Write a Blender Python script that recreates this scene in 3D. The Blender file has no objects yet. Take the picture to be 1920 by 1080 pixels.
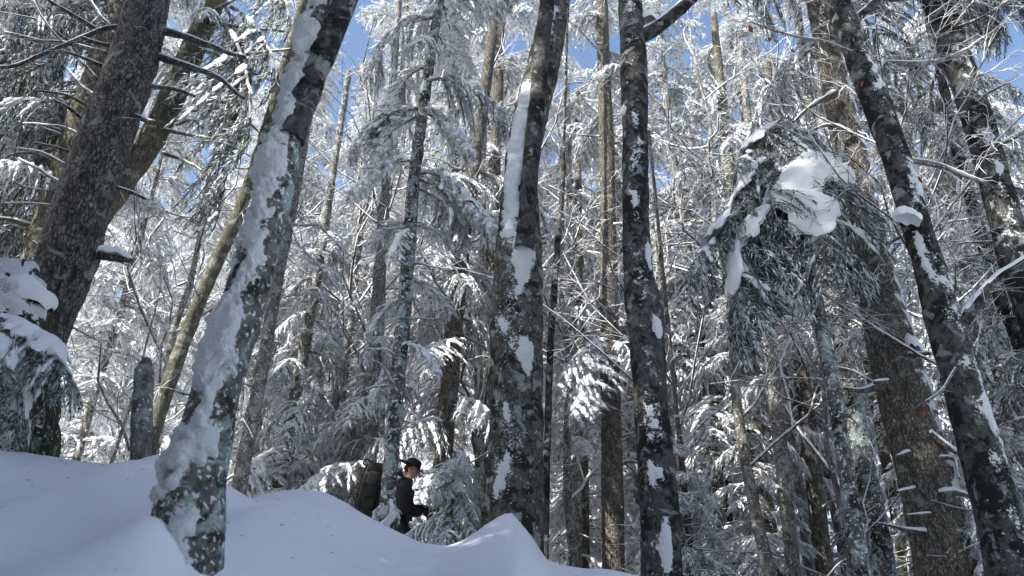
import bpy, math, random
import numpy as np
from mathutils import Vector, Matrix

scene = bpy.context.scene
COL = scene.collection
# ------------------------------------------------------------------ camera
F = 1500.0                       # focal length in pixels of a 1920 wide picture
TH = math.radians(28.7)          # upward pitch
cd = bpy.data.cameras.new('camera')
cd.sensor_width = 36.0
cd.lens = 36.0 * F / 1920.0
cd.clip_start = 0.05
cd.clip_end = 1000.0
cd.dof.use_dof = True
cd.dof.focus_distance = 11.0
cd.dof.aperture_fstop = 2.0
cam = bpy.data.objects.new('camera', cd)
COL.objects.link(cam)
cam.location = (0, 0, 0)
cam.rotation_euler = (math.radians(90) + TH, 0, 0)
scene.camera = cam
# ------------------------------------------------------------------ sky, sun, exposure
SUN_DIR = Vector((-0.80, -0.60, 0.0)).normalized()      # horizontal direction towards the sun
SUN_EL = math.radians(42)
to_sun = Vector((SUN_DIR.x * math.cos(SUN_EL), SUN_DIR.y * math.cos(SUN_EL), math.sin(SUN_EL)))
world = bpy.data.worlds.new('World')
scene.world = world
world.use_nodes = True
wn = world.node_tree
wn.nodes.clear()
wo = wn.nodes.new('ShaderNodeOutputWorld')
wb = wn.nodes.new('ShaderNodeBackground')
ws = wn.nodes.new('ShaderNodeTexSky')
ws.sky_type = 'NISHITA'
ws.sun_disc = False
ws.sun_elevation = SUN_EL
ws.sun_rotation = math.atan2(to_sun.x, to_sun.y)
ws.air_density = 1.0
ws.dust_density = 1.6
ws.ozone_density = 1.0
wb.inputs['Strength'].default_value = 0.15
wn.links.new(ws.outputs[0], wb.inputs['Color'])
wn.links.new(wb.outputs[0], wo.inputs['Surface'])
sl = bpy.data.lights.new('sun', 'SUN')
sl.energy = 5.0
sl.angle = math.radians(0.55)
sl.color = (1.0, 0.975, 0.92)
so = bpy.data.objects.new('sun', sl)
COL.objects.link(so)
so.rotation_euler = to_sun.to_track_quat('Z', 'Y').to_euler()
vs = scene.view_settings
vs.view_transform = 'Standard'
vs.look = 'None'
vs.exposure = 0.98
vs.gamma = 1.0
cy = scene.cycles
cy.use_denoising = True
cy.max_bounces = 4
cy.diffuse_bounces = 4
cy.use_adaptive_sampling = True
cy.adaptive_threshold = 0.03
cy.glossy_bounces = 2
cy.transmission_bounces = 2
cy.caustics_reflective = False
cy.caustics_refractive = False
scene.render.film_transparent = False

RNG = np.random.default_rng(7)
random.seed(7)

# ------------------------------------------------------------------ numpy helpers
def W(px, py, y):
    """the point of the place seen at (px, py) that stands y metres ahead"""
    u, v = (px - 960) / F, (540 - py) / F
    d = np.array([u, math.cos(TH) - v * math.sin(TH), math.sin(TH) + v * math.cos(TH)])
    return d * (y / d[1])

def WS(px, py, y):
    """metres per picture pixel there"""
    v = (540 - py) / F
    return y / (math.cos(TH) - v * math.sin(TH)) / F

def _hash(i):
    n = (i[..., 0] * 374761393 + i[..., 1] * 668265263 + i[..., 2] * 2147483647) & 0x7fffffff
    n = ((n ^ (n >> 13)) * 1274126177) & 0x7fffffff
    n = n ^ (n >> 16)
    return (n & 0xffff) / 65535.0

def vnoise(p):
    p = np.asarray(p, float)
    i = np.floor(p).astype(np.int64)
    f = p - i
    f = f * f * (3 - 2 * f)
    out = 0
    for dx in (0, 1):
        for dy in (0, 1):
            for dz in (0, 1):
                w = (f[..., 0] if dx else 1 - f[..., 0]) * (f[..., 1] if dy else 1 - f[..., 1]) * (f[..., 2] if dz else 1 - f[..., 2])
                out = out + w * _hash(i + np.array([dx, dy, dz]))
    return out * 2 - 1

def fbm(p, o=4):
    a, s = 1.0, 0
    p = np.asarray(p, float)
    for k in range(o):
        s = s + a * vnoise(p + 17.3 * k)
        p = p * 2.03
        a *= 0.5
    return s

def norm(a):
    return a / np.maximum(np.linalg.norm(a, axis=-1, keepdims=True), 1e-9)

class MB:
    """collects triangles"""
    def __init__(s):
        s.v, s.f, s.m, s.n = [], [], [], 0
    def add(s, v, f, m=0):
        v = np.asarray(v, float).reshape(-1, 3)
        f = np.asarray(f, np.int64).reshape(-1, 3)
        s.v.append(v)
        s.f.append(f + s.n)
        s.m.append(np.full(len(f), m, np.int32) if np.isscalar(m) else np.asarray(m, np.int32))
        s.n += len(v)
    def arrays(s):
        return np.concatenate(s.v), np.concatenate(s.f), np.concatenate(s.m)
    def mesh(s, name, mats, smooth=True):
        return mesh_from(name, *s.arrays(), mats, smooth)

def mesh_from(name, v, f, m, mats, smooth=True):
    me = bpy.data.meshes.new(name)
    me.vertices.add(len(v))
    me.vertices.foreach_set('co', np.asarray(v, np.float32).ravel())
    me.loops.add(len(f) * 3)
    me.loops.foreach_set('vertex_index', np.asarray(f, np.int32).ravel())
    me.polygons.add(len(f))
    me.polygons.foreach_set('loop_start', np.arange(0, len(f) * 3, 3, dtype=np.int32))
    me.polygons.foreach_set('material_index', np.asarray(m, np.int32))
    if smooth:
        me.polygons.foreach_set('use_smooth', np.ones(len(f), bool))
    for x in mats:
        me.materials.append(x)
    me.update(calc_edges=True)
    me.validate()
    return me

def link(name, data, parent=None, loc=None, kind=None):
    o = bpy.data.objects.new(name, data)
    COL.objects.link(o)
    if parent:
        o.parent = parent
    if loc is not None:
        o.location = loc
    if kind:
        o['kind'] = kind
    return o

def thing(name, label, cat, loc=(0, 0, 0), group=None, rz=0.0, sc=1.0):
    o = bpy.data.objects.new(name, None)
    o.empty_display_size = 0.2
    COL.objects.link(o)
    o.location = loc
    o.rotation_euler = (0, 0, rz)
    o.scale = (sc, sc, sc)
    o['label'] = label
    o['category'] = cat
    if group:
        o['group'] = group
    return o

def frames(P):
    """parallel frames for paths (B,K,3)"""
    T = np.empty_like(P)
    T[:, 1:-1] = P[:, 2:] - P[:, :-2]
    T[:, 0] = P[:, 1] - P[:, 0]
    T[:, -1] = P[:, -1] - P[:, -2]
    T = norm(T)
    up = np.where(np.abs(T[:, :1, 2:3]) > 0.75, np.array([1.0, 0.0, 0.0]), np.array([0.0, 0.0, 1.0]))
    up = np.broadcast_to(up, P.shape)
    S = norm(np.cross(T, up))
    U = np.cross(S, T)
    return T, S, U

def tubes(P, R, nseg=3, cap=True):
    """tubes round paths P (B,K,3), radii R (B,K)"""
    P = np.asarray(P, float)
    R = np.asarray(R, float)
    if P.ndim == 2:
        P, R = P[None], R[None]
    B, K, _ = P.shape
    T, S, U = frames(P)
    a = np.arange(nseg) * 2 * math.pi / nseg + 0.5
    ring = S[:, :, None] * np.cos(a)[None, None, :, None] + U[:, :, None] * np.sin(a)[None, None, :, None]
    V = P[:, :, None] + ring * R[:, :, None, None]
    b = np.arange(B)[:, None, None] * K * nseg
    k = np.arange(K - 1)[None, :, None] * nseg
    j = np.arange(nseg)[None, None, :]
    j2 = (j + 1) % nseg
    q0, q1, q2, q3 = b + k + j, b + k + j2, b + k + nseg + j2, b + k + nseg + j
    f = np.concatenate([np.stack([q0, q1, q2], -1).reshape(-1, 3), np.stack([q0, q2, q3], -1).reshape(-1, 3)])
    V = V.reshape(-1, 3)
    if cap:
        for e, flip in ((0, True), (K - 1, False)):
            c = P[:, e]
            n0 = len(V)
            V = np.concatenate([V, c])
            bb = (np.arange(B)[:, None] * K + e) * nseg
            jj = np.arange(nseg)[None]
            cc = n0 + np.arange(B)[:, None] + 0 * jj
            t = np.stack([cc, bb + jj, bb + (jj + 1) % nseg], -1) if not flip else np.stack([cc, bb + (jj + 1) % nseg, bb + jj], -1)
            f = np.concatenate([f, t.reshape(-1, 3)])
    return V, f

def spindles(P, D, L, Wd):
    """needle covered shoots: flattened three sided spindles at P along D"""
    D = norm(D)
    S = np.cross(D, np.array([0, 0, 1.0]))
    bad = np.linalg.norm(S, axis=1) < 0.15
    S[bad] = np.cross(D[bad], np.array([0.6, 0.8, 0.0]))
    S = norm(S)
    U = np.cross(S, D)
    L = L[:, None]
    Wd = Wd[:, None]
    m = P + D * L * 0.38
    V = np.stack([P, m + S * Wd * 0.5, m - S * Wd * 0.5, m + U * Wd * 0.45, P + D * L], 1)
    t = np.array([[0, 1, 3], [0, 3, 2], [0, 2, 1], [4, 3, 1], [4, 2, 3], [4, 1, 2]])
    f = (np.arange(len(P))[:, None, None] * 5 + t[None]).reshape(-1, 3)
    return V.reshape(-1, 3), f

_ph = (1 + 5 ** 0.5) / 2
ICO_V = norm(np.array([[-1, _ph, 0], [1, _ph, 0], [-1, -_ph, 0], [1, -_ph, 0], [0, -1, _ph], [0, 1, _ph], [0, -1, -_ph], [0, 1, -_ph], [_ph, 0, -1], [_ph, 0, 1], [-_ph, 0, -1], [-_ph, 0, 1]], float))
ICO_F = np.array([[0, 11, 5], [0, 5, 1], [0, 1, 7], [0, 7, 10], [0, 10, 11], [1, 5, 9], [5, 11, 4], [11, 10, 2], [10, 7, 6], [7, 1, 8], [3, 9, 4], [3, 4, 2], [3, 2, 6], [3, 6, 8], [3, 8, 9], [4, 9, 5], [2, 4, 11], [6, 2, 10], [8, 6, 7], [9, 8, 1]])

def lumps(P, A, Sx, Sy, Sz):
    """snow lumps: squashed low spheres at P, long axis A"""
    n = len(P)
    A = norm(A)
    Yv = norm(np.cross(np.array([0, 0, 1.0]), A) + 1e-6)
    Zv = np.cross(A, Yv)
    base = ICO_V[None] * (1 + RNG.uniform(-.22, .22, (n, 12, 1)))
    V = P[:, None] + base[..., :1] * A[:, None] * Sx[:, None, None] + base[..., 1:2] * Yv[:, None] * Sy[:, None, None] + base[..., 2:] * Zv[:, None] * Sz[:, None, None]
    f = (np.arange(n)[:, None, None] * 12 + ICO_F[None]).reshape(-1, 3)
    return V.reshape(-1, 3), f

def catmull(pts, n):
    p = np.asarray(pts, float)
    p = np.concatenate([[2 * p[0] - p[1]], p, [2 * p[-1] - p[-2]]])
    seg = np.linalg.norm(np.diff(p[1:-1, :3], axis=0), axis=1)
    cum = np.concatenate([[0], np.cumsum(seg)])
    s = np.linspace(0, cum[-1], n)
    k = np.clip(np.searchsorted(cum, s, side='right') - 1, 0, len(seg) - 1)
    t = ((s - cum[k]) / seg[k])[:, None]
    a, b, c, d = p[k], p[k + 1], p[k + 2], p[k + 3]
    return 0.5 * (2 * b + (c - a) * t + (2 * a - 5 * b + 4 * c - d) * t ** 2 + (3 * b - a - 3 * c + d) * t ** 3)

# ------------------------------------------------------------------ materials
def mat(name):
    m = bpy.data.materials.new(name)
    m.use_nodes = True
    nt = m.node_tree
    return m, nt, nt.nodes['Principled BSDF']

def N(nt, t, **kw):
    n = nt.nodes.new(t)
    for k, v in kw.items():
        if k in n.inputs:
            n.inputs[k].default_value = v
        else:
            setattr(n, k, v)
    return n

def noise(nt, vec, scale, detail=4, rough=0.55, dist=0.0):
    n = N(nt, 'ShaderNodeTexNoise')
    n.inputs['Scale'].default_value = scale
    n.inputs['Detail'].default_value = detail
    n.inputs['Roughness'].default_value = rough
    n.inputs['Distortion'].default_value = dist
    nt.links.new(vec, n.inputs['Vector'])
    return n.outputs['Fac']

def ramp(nt, fac, stops):
    r = N(nt, 'ShaderNodeValToRGB')
    e = r.color_ramp.elements
    while len(e) < len(stops):
        e.new(0.5)
    for i, (p, c) in enumerate(stops):
        e[i].position = p
        e[i].color = (*c, 1) if len(c) == 3 else c
    nt.links.new(fac, r.inputs['Fac'])
    return r.outputs['Color']

def mixc(nt, fac, a, b):
    m = N(nt, 'ShaderNodeMix', data_type='RGBA')
    for sock, val in ((m.inputs[0], fac), (m.inputs[6], a), (m.inputs[7], b)):
        if hasattr(val, 'links'):
            nt.links.new(val, sock)
        elif isinstance(val, (int, float)):
            sock.default_value = val
        else:
            sock.default_value = (*val, 1)
    return m.outputs[2]

def math_n(nt, op, a, b=None, clamp=False):
    m = N(nt, 'ShaderNodeMath', operation=op)
    m.use_clamp = clamp
    for sock, val in ((m.inputs[0], a), (m.inputs[1], b)):
        if val is None:
            continue
        if hasattr(val, 'links'):
            nt.links.new(val, sock)
        else:
            sock.default_value = val
    return m.outputs[0]

G = lambda g: (g, g, g)
SNOWC = (0.83, 0.84, 0.86)

def bark(name, dark, base, lichen, lich=0.5, moss=None, mossamt=0.6, speck=0.66, plates=False, bump=0.5, zs=0.4):
    m, nt, b = mat(name)
    tc = N(nt, 'ShaderNodeTexCoord').outputs['Object']
    mp = N(nt, 'ShaderNodeMapping')
    mp.inputs['Scale'].default_value = (1, 1, zs)
    nt.links.new(tc, mp.inputs['Vector'])
    v = mp.outputs[0]
    n1 = noise(nt, v, 16, 8, 0.72, 0.3)
    col = ramp(nt, n1, [(0.36, dark), (0.60, base)])
    h = n1
    if plates:
        vo = N(nt, 'ShaderNodeTexVoronoi', feature='DISTANCE_TO_EDGE')
        vo.inputs['Scale'].default_value = 32
        dv = N(nt, 'ShaderNodeVectorMath', operation='ADD')
        nn = N(nt, 'ShaderNodeTexNoise')
        nn.inputs['Scale'].default_value = 9
        nt.links.new(v, nn.inputs['Vector'])
        sc = N(nt, 'ShaderNodeVectorMath', operation='SCALE')
        sc.inputs['Scale'].default_value = 0.09
        nt.links.new(nn.outputs['Color'], sc.inputs[0])
        nt.links.new(v, dv.inputs[0])
        nt.links.new(sc.outputs[0], dv.inputs[1])
        nt.links.new(dv.outputs[0], vo.inputs['Vector'])
        crack = ramp(nt, vo.outputs['Distance'], [(0.0, G(0.05)), (0.20, G(1.0))])
        col = mixc(nt, crack, dark, col)
        h = math_n(nt, 'ADD', math_n(nt, 'MULTIPLY', crack, 0.5), n1)
    if moss:
        mm = ramp(nt, noise(nt, tc, 3.6, 8, 0.68), [(mossamt - 0.02, G(0)), (mossamt + 0.025, G(1))])
        col = mixc(nt, mm, col, moss)
    lm = ramp(nt, noise(nt, tc, 5.3, 4, 0.55, 0.6), [(1 - lich - 0.02, G(0)), (1 - lich + 0.05, G(1))])
    lc = ramp(nt, noise(nt, tc, 40, 3), [(0.35, tuple(x * 0.6 for x in lichen)), (0.6, lichen)])
    col = mixc(nt, lm, col, lc)
    sp = ramp(nt, noise(nt, tc, 26, 4, 0.6), [(speck, G(0)), (speck + 0.04, G(1))])
    col = mixc(nt, sp, col, (0.7, 0.72, 0.74))
    at_ = N(nt, 'ShaderNodeAttribute', attribute_name='rime')
    rn = math_n(nt, 'MULTIPLY', math_n(nt, 'ADD', noise(nt, tc, 34, 6, 0.7), -0.5), 1.1)
    rf_ = ramp(nt, math_n(nt, 'ADD', math_n(nt, 'MULTIPLY', at_.outputs['Fac'], 0.5), rn), [(0.49, G(0)), (0.58, G(1))])
    col = mixc(nt, rf_, col, (0.74, 0.76, 0.78))
    nt.links.new(col, b.inputs['Base Color'])
    b.inputs['Roughness'].default_value = 0.9
    b.inputs['Specular IOR Level'].default_value = 0.2
    bp = N(nt, 'ShaderNodeBump')
    bp.inputs['Strength'].default_value = bump
    bp.inputs['Distance'].default_value = 0.03
    h2 = math_n(nt, 'ADD', h, math_n(nt, 'MULTIPLY', noise(nt, v, 60, 4), 0.35))
    nt.links.new(h2, bp.inputs['Height'])
    nt.links.new(bp.outputs[0], b.inputs['Normal'])
    return m

def snow_mat(name, c=SNOWC, scale=30, strength=0.25, dist=0.01):
    m, nt, b = mat(name)
    tc = N(nt, 'ShaderNodeTexCoord').outputs['Object']
    n1 = noise(nt, tc, scale, 6, 0.6)
    nt.links.new(ramp(nt, n1, [(0.3, tuple(x * 0.93 for x in c)), (0.7, c)]), b.inputs['Base Color'])
    b.inputs['Roughness'].default_value = 0.75
    b.inputs['Specular IOR Level'].default_value = 0.15
    bp = N(nt, 'ShaderNodeBump')
    bp.inputs['Strength'].default_value = strength
    bp.inputs['Distance'].default_value = dist
    nt.links.new(n1, bp.inputs['Height'])
    nt.links.new(bp.outputs[0], b.inputs['Normal'])
    return m

def plain(name, c, rough=0.85, spec=0.2, var=0.35, scale=20):
    m, nt, b = mat(name)
    tc = N(nt, 'ShaderNodeTexCoord').outputs['Object']
    n1 = noise(nt, tc, scale, 3)
    nt.links.new(ramp(nt, n1, [(0.3, tuple(x * (1 - var) for x in c)), (0.7, tuple(min(1, x * (1 + var)) for x in c))]), b.inputs['Base Color'])
    b.inputs['Roughness'].default_value = rough
    b.inputs['Specular IOR Level'].default_value = spec
    return m

def twig_mat(name, wood, lo, hi):
    """thin wood with rime and snow lying on whatever faces up"""
    m, nt, b = mat(name)
    tc = N(nt, 'ShaderNodeTexCoord').outputs['Object']
    ge = N(nt, 'ShaderNodeNewGeometry')
    sx = N(nt, 'ShaderNodeSeparateXYZ')
    nt.links.new(ge.outputs['Normal'], sx.inputs[0])
    a = math_n(nt, 'ADD', math_n(nt, 'MULTIPLY', sx.outputs[2], 0.5), math_n(nt, 'MULTIPLY', noise(nt, tc, 7, 3), 1.0))
    f = ramp(nt, math_n(nt, 'ADD', a, -0.0, True), [(lo, G(0)), (hi, G(1))])
    nt.links.new(mixc(nt, f, wood, (0.78, 0.79, 0.8)), b.inputs['Base Color'])
    b.inputs['Roughness'].default_value = 0.85
    b.inputs['Specular IOR Level'].default_value = 0.15
    return m

M_SNOW = snow_mat('bough_snow')
M_TSNOW = snow_mat('plastered_snow', (0.76, 0.78, 0.80), 38, 1.0, 0.03)
M_GSNOW = snow_mat('ground_snow', (0.82, 0.83, 0.85), 45, 0.30, 0.012)
M_DARK = plain('needles_dark', (0.040, 0.060, 0.058))
M_GREEN = plain('needles_green', (0.15, 0.195, 0.195))
M_FROST = plain('needles_rimed', (0.68, 0.72, 0.73), var=0.2, scale=9)
M_WHITE = plain('needles_white', (0.80, 0.81, 0.82), var=0.15)
M_TWIG = twig_mat('rimed_twig', (0.10, 0.095, 0.09), 0.30, 0.46)
M_TWIG2 = twig_mat('bare_twig', (0.055, 0.048, 0.042), 0.62, 0.78)
B_SPRUCE = bark('spruce_bark_grey', (0.030, 0.028, 0.027), (0.27, 0.25, 0.23), (0.34, 0.35, 0.33), 0.38, plates=True, speck=0.74, bump=1.0)
B_BROWN = bark('spruce_bark_tan', (0.056, 0.051, 0.045), (0.275, 0.25, 0.205), (0.31, 0.32, 0.28), 0.38, plates=True, speck=0.67, bump=0.9)
B_MOSSY = bark('spruce_bark_mossy', (0.05, 0.046, 0.036), (0.23, 0.215, 0.165), (0.28, 0.29, 0.24), 0.42, moss=(0.105, 0.102, 0.066), mossamt=0.54, speck=0.70, plates=True)
B_BEECH = bark('beech_bark', (0.028, 0.027, 0.024), (0.16, 0.15, 0.13), (0.32, 0.34, 0.32), 0.42, moss=(0.026, 0.026, 0.020), mossamt=0.53, speck=0.65, zs=0.7, bump=0.8)
B_BEECHD = bark('beech_bark_dark', (0.022, 0.022, 0.021), (0.105, 0.102, 0.096), (0.25, 0.28, 0.27), 0.40, moss=(0.016, 0.016, 0.014), mossamt=0.51, speck=0.71, zs=0.7, bump=0.8)
B_BEECHW = bark('beech_bark_rimed', (0.035, 0.034, 0.032), (0.19, 0.185, 0.165), (0.36, 0.43, 0.41), 0.46, moss=(0.03, 0.03, 0.024), mossamt=0.54, speck=0.58, zs=0.7, bump=0.8)
B_YOUNG = bark('young_bark', (0.06, 0.056, 0.050), (0.22, 0.205, 0.18), (0.34, 0.36, 0.34), 0.46, speck=0.60)
FOL = [B_YOUNG, M_DARK, M_GREEN, M_FROST, M_WHITE, M_SNOW]     # slots of every bough mesh

# ------------------------------------------------------------------ the ground
CREST1 = [(-700, 820), (-300, 850), (0, 862), (100, 876), (180, 884), (245, 884), (285, 876), (320, 884), (425, 916), (460, 938), (490, 972), (560, 1035), (650, 1110), (800, 1220), (1100, 1330), (2200, 1500)]
CREST2 = [(-300, 1100), (250, 1060), (400, 1010), (470, 972), (500, 955), (530, 944), (580, 938), (620, 942), (660, 958), (700, 980), (740, 1003), (790, 1020), (840, 1029), (880, 1020), (910, 1012), (960, 1005), (1000, 1035), (1025, 1062), (1060, 1064), (1120, 1062), (1160, 1069), (1195, 1076), (1260, 1100), (1400, 1160), (1700, 1220), (2300, 1260)]
R1Y, R2Y = 6.3, 8.2
c1 = np.array([W(a, b, R1Y) for a, b in CREST1])
c2 = np.array([W(a, b, R2Y) for a, b in CREST2])

def smax(a, b, k):
    h = np.clip(0.5 + 0.5 * (a - b) / k, 0, 1)
    return b * (1 - h) + a * h + k * h * (1 - h)

def smoothstep(e0, e1, x):
    t = np.clip((x - e0) / (e1 - e0), 0, 1)
    return t * t * (3 - 2 * t)

def bank(d, r):
    return np.sqrt(d * d + r * r) - r

MOUNDS = []      # (x, y, height, radius, sharpness): snow piled against the trunks
def ground(x, y):
    x = np.asarray(x, float)
    y = np.asarray(y, float)
    base = -0.85 + 0.16 * np.minimum(y, 11) - 0.03 * np.clip(x, 0, 12) + 0.55 * np.clip(y - 24, 0, None) + 0.22 * np.clip(y - 19, 0, 5)
    d1 = y - (R1Y + 0.12 * (x + 3))
    r1 = np.interp(x, c1[:, 0], c1[:, 2]) - np.where(d1 < 0, 0.55, 0.30) * bank(d1, 0.45)
    d2 = y - R2Y
    r2 = np.interp(x, c2[:, 0], c2[:, 2]) - np.where(d2 < 0, 0.36, 0.13) * bank(d2, 0.5)
    z = smax(smax(r1, r2, 0.05), base, 0.25)
    for (mx, my, mh, mr, sh) in MOUNDS:
        q = np.sqrt((x - mx) ** 2 + (y - my) ** 2) / mr
        z = z + mh * np.exp(-q ** sh)
    p = np.stack([x * 0.55, y * 0.55, 0 * x], -1)
    z = z + 0.06 * fbm(p, 3) + 0.014 * fbm(p * 6, 3)
    return z

# ------------------------------------------------------------------ trunks
def trunk_path(D, pts, up=4.0, foot=None, ds=0.06):
    """pts: (px, py, width px[, y]) from the foot upwards -> path, radii"""
    rows = []
    for q in pts:
        y = q[3] if len(q) > 3 else D
        rows.append([*W(q[0], q[1], y), q[2] * WS(q[0], q[1], y) * 0.5])
    rows = np.array(rows)
    d0 = rows[0] - rows[1]
    d0 = d0 / np.linalg.norm(d0[:3])
    gz = float(ground(rows[0][0], rows[0][1])) - 0.25
    if foot != 'none' and rows[0][2] > gz + 0.1:
        k = (rows[0][2] - gz) / max(0.3, -d0[2])
        b = rows[0] + d0 * k
        b[3] = rows[0][3] + min(0.09, 0.03 * k)
        rows = np.concatenate([[b], rows])
    if up > 0:
        d1 = rows[-1] - rows[-2]
        L1 = np.linalg.norm(d1[:3])
        d1 = d1 / L1
        t = rows[-1] + d1 * up
        t[3] = max(0.03, rows[-1][3] * (1 - 0.05 * up))
        rows = np.concatenate([rows, [t]])
    L = np.sum(np.linalg.norm(np.diff(rows[:, :3], axis=0), axis=1))
    c = catmull(rows, max(8, int(L / ds)))
    return c[:, :3], np.maximum(c[:, 3], 0.008)

def trunk_surface(P, R, nseg, amp, freq, seed, flute=0.0):
    T, S, U = frames(P[None])
    S, U = S[0], U[0]
    a = np.arange(nseg) * 2 * math.pi / nseg
    dirs = S[:, None] * np.cos(a)[None, :, None] + U[:, None] * np.sin(a)[None, :, None]
    q = P[:, None] + dirs * R[:, None, None]
    n = fbm(np.stack([q[..., 0] * freq, q[..., 1] * freq, q[..., 2] * freq * 0.45], -1) + seed * 3.7, 3)
    big = vnoise(np.stack([q[..., 0] * 2.2, q[..., 1] * 2.2, q[..., 2] * 0.9], -1) + seed)
    r = R[:, None] * (1 + flute * big) + amp * n
    return dirs, r

def grid_faces(K, n):
    k = np.arange(K - 1)[:, None] * n
    j = np.arange(n)[None]
    j2 = (j + 1) % n
    return np.concatenate([np.stack([k + j, k + j2, k + n + j2], -1).reshape(-1, 3), np.stack([k + j, k + n + j2, k + n + j], -1).reshape(-1, 3)])

def crust_mask(q, dirs, seed, dirv=(0, -1, 0), bias=1.2, nscale=(3.2, 0.9), sharp=1.0, zr=None, bands=None, rough=0.6):
    """how far the wind has driven snow on to each spot of a trunk: above 0 it sticks"""
    dv = np.array(dirv, float)
    dv /= np.linalg.norm(dv)
    c = dirs @ dv
    no = 0.75 * fbm(np.stack([q[..., 0] * nscale[0], q[..., 1] * nscale[0], q[..., 2] * nscale[1]], -1) + seed * 1.9, 4) + 0.35 * fbm(q * 16, 3)
    mk = sharp * (c - bias) + no * rough
    for bz, bh, bv, bc, bs in (bands or []):     # (z, half height, direction, half width as cosine, strength)
        bvv = np.array(bv, float)
        bvv /= np.linalg.norm(bvv)
        mk = np.maximum(mk, bs * (1 - ((q[..., 2] - bz) / bh) ** 2) + 1.1 * ((dirs @ bvv) - 1) / (1 - bc) + no * 0.7)
    if zr is not None:
        mk = mk - 4 * np.clip(zr[0] - q[..., 2], 0, 1) - 4 * np.clip(q[..., 2] - zr[1], 0, 1)
    return np.clip(mk, -1, 1)

def add_trunk(root, P, R, m, seed, nseg=28, amp=0.012, freq=9.0, flute=0.06, name='trunk', crust=None, thick=0.03, fine=1.0):
    loc = np.array(root.location)
    dirs, r = trunk_surface(P, R, nseg, amp, freq, seed, flute)
    V = (P[:, None] + dirs * r[..., None]).reshape(-1, 3) - loc
    f = grid_faces(len(P), nseg)
    K = len(P)
    V = np.concatenate([V, [P[-1] - loc]])
    j = np.arange(nseg)
    f = np.concatenate([f, np.stack([np.full(nseg, K * nseg), (K - 1) * nseg + j, (K - 1) * nseg + (j + 1) % nseg], -1)])
    me = mesh_from(name, V, f, np.zeros(len(f)), [m])
    o = link(name, me, root)
    if crust:
        mk = crust_mask(P[:, None] + dirs * R[:, None, None], dirs, seed, **crust)
        at = me.attributes.new('rime', 'FLOAT', 'POINT')
        at.data.foreach_set('value', np.append(mk.reshape(-1) + 1.0, 0.0).astype(np.float32))
        nseg = int(56 * fine)
        n = max(10, int(np.sum(np.linalg.norm(np.diff(P, axis=0), axis=1)) / (0.03 / fine)))
        s = np.linspace(0, 1, len(P))
        s2 = np.linspace(0, 1, n)
        P2 = np.stack([np.interp(s2, s, P[:, i]) for i in range(3)], -1)
        R2 = np.interp(s2, s, R)
        dirs, r = trunk_surface(P2, R2, nseg, amp, freq, seed, flute)
        q = P2[:, None] + dirs * R2[:, None, None]
        mk = crust_mask(q, dirs, seed, **crust) - 0.04 + 0.10 * fbm(q * 30, 2)
        th = np.where(mk > 0, thick * np.minimum(1, mk * 1.5) * (1.0 + 0.55 * fbm(q * 9 + seed, 3)) + 0.002, -0.02)
        V = (P2[:, None] + dirs * (r + th)[..., None]).reshape(-1, 3) - loc
        f = grid_faces(n, nseg)
        f = f[(mk.reshape(-1)[f] > 0).any(axis=1)]
        if len(f):
            used = np.unique(f)
            mp = np.zeros(len(V), np.int64)
            mp[used] = np.arange(len(used))
            link('snow_crust', mesh_from('snow_crust', V[used], mp[f], np.zeros(len(f)), [M_TSNOW]), root, kind='stuff')
    return o

def add_branch(root, pts, r0, r1, m, snow=0.8, seed=0, twigs=0, name='branch', twigmat=None, nseg=7):
    """a limb along world points, a ridge of snow lying on it, a few twigs"""
    rng = np.random.default_rng(seed)
    loc = np.array(root.location)
    pts = np.asarray(pts, float)
    L = np.sum(np.linalg.norm(np.diff(pts, axis=0), axis=1))
    n = max(5, int(L / 0.07))
    P = catmull(pts, n)
    P = P + 0.02 * np.stack([vnoise(P * 3 + seed + 11 * i) for i in range(3)], -1) * np.linspace(0, 1, n)[:, None]
    R = np.linspace(r0, r1, n) * (1 + 0.15 * vnoise(P * 9 + seed))
    mb = MB()
    mb.add(*tubes(P, R, nseg))
    if twigs:
        k = rng.uniform(0.25, 0.98, twigs)
        base = np.stack([np.interp(k, np.linspace(0, 1, n), P[:, i]) for i in range(3)], -1)
        dr = norm(norm(P[-1:] - P[:1]) * 0.7 + rng.normal(0, 0.6, (twigs, 3)) + np.array([0, 0, -0.1]))
        ln = rng.uniform(0.12, 0.45, twigs)
        s = np.linspace(0, 1, 5)[None, :, None]
        TP = base[:, None] + dr[:, None] * ln[:, None, None] * s + np.array([0, 0, -1.0]) * (ln[:, None, None] * 0.2 * s ** 2) + rng.normal(0, 0.01, (twigs, 5, 3)) * s
        mb.add(*tubes(TP, np.linspace(0.006, 0.0025, 5)[None].repeat(twigs, 0), 3), 1)
    V, f, mi = mb.arrays()
    o = link(name, mesh_from(name, V - loc, f, mi, [m, twigmat or M_TWIG]), root)
    if snow > 0:
        h = R * snow * (0.75 + 0.5 * vnoise(P * 4 + seed * 2.1))
        h = np.maximum(h, 0.003)
        SP = P + np.array([0, 0, 1.0]) * (R * 0.65 + h * 0.25)[:, None]
        Vs, fs = tubes(SP, np.maximum(R * 0.75, h * 0.7), 7)
        Vs[:, 2] += 0.3 * 0
        sn = link('snow', mesh_from('snow', Vs - loc, fs, np.zeros(len(fs)), [M_SNOW]), o)
    return o

def pix_branch(root, y, pxs, w0, w1, m, dy=0.0, **kw):
    pts = [W(p[0], p[1], y + dy * i / max(1, len(pxs) - 1)) for i, p in enumerate(pxs)]
    s = WS(*pxs[0], y)
    return add_branch(root, pts, w0 * s * 0.5, w1 * s * 0.5, m, **kw)

def path_at(P, z):
    return np.array([np.interp(z, P[:, 2], P[:, i]) for i in range(3)])

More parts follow.
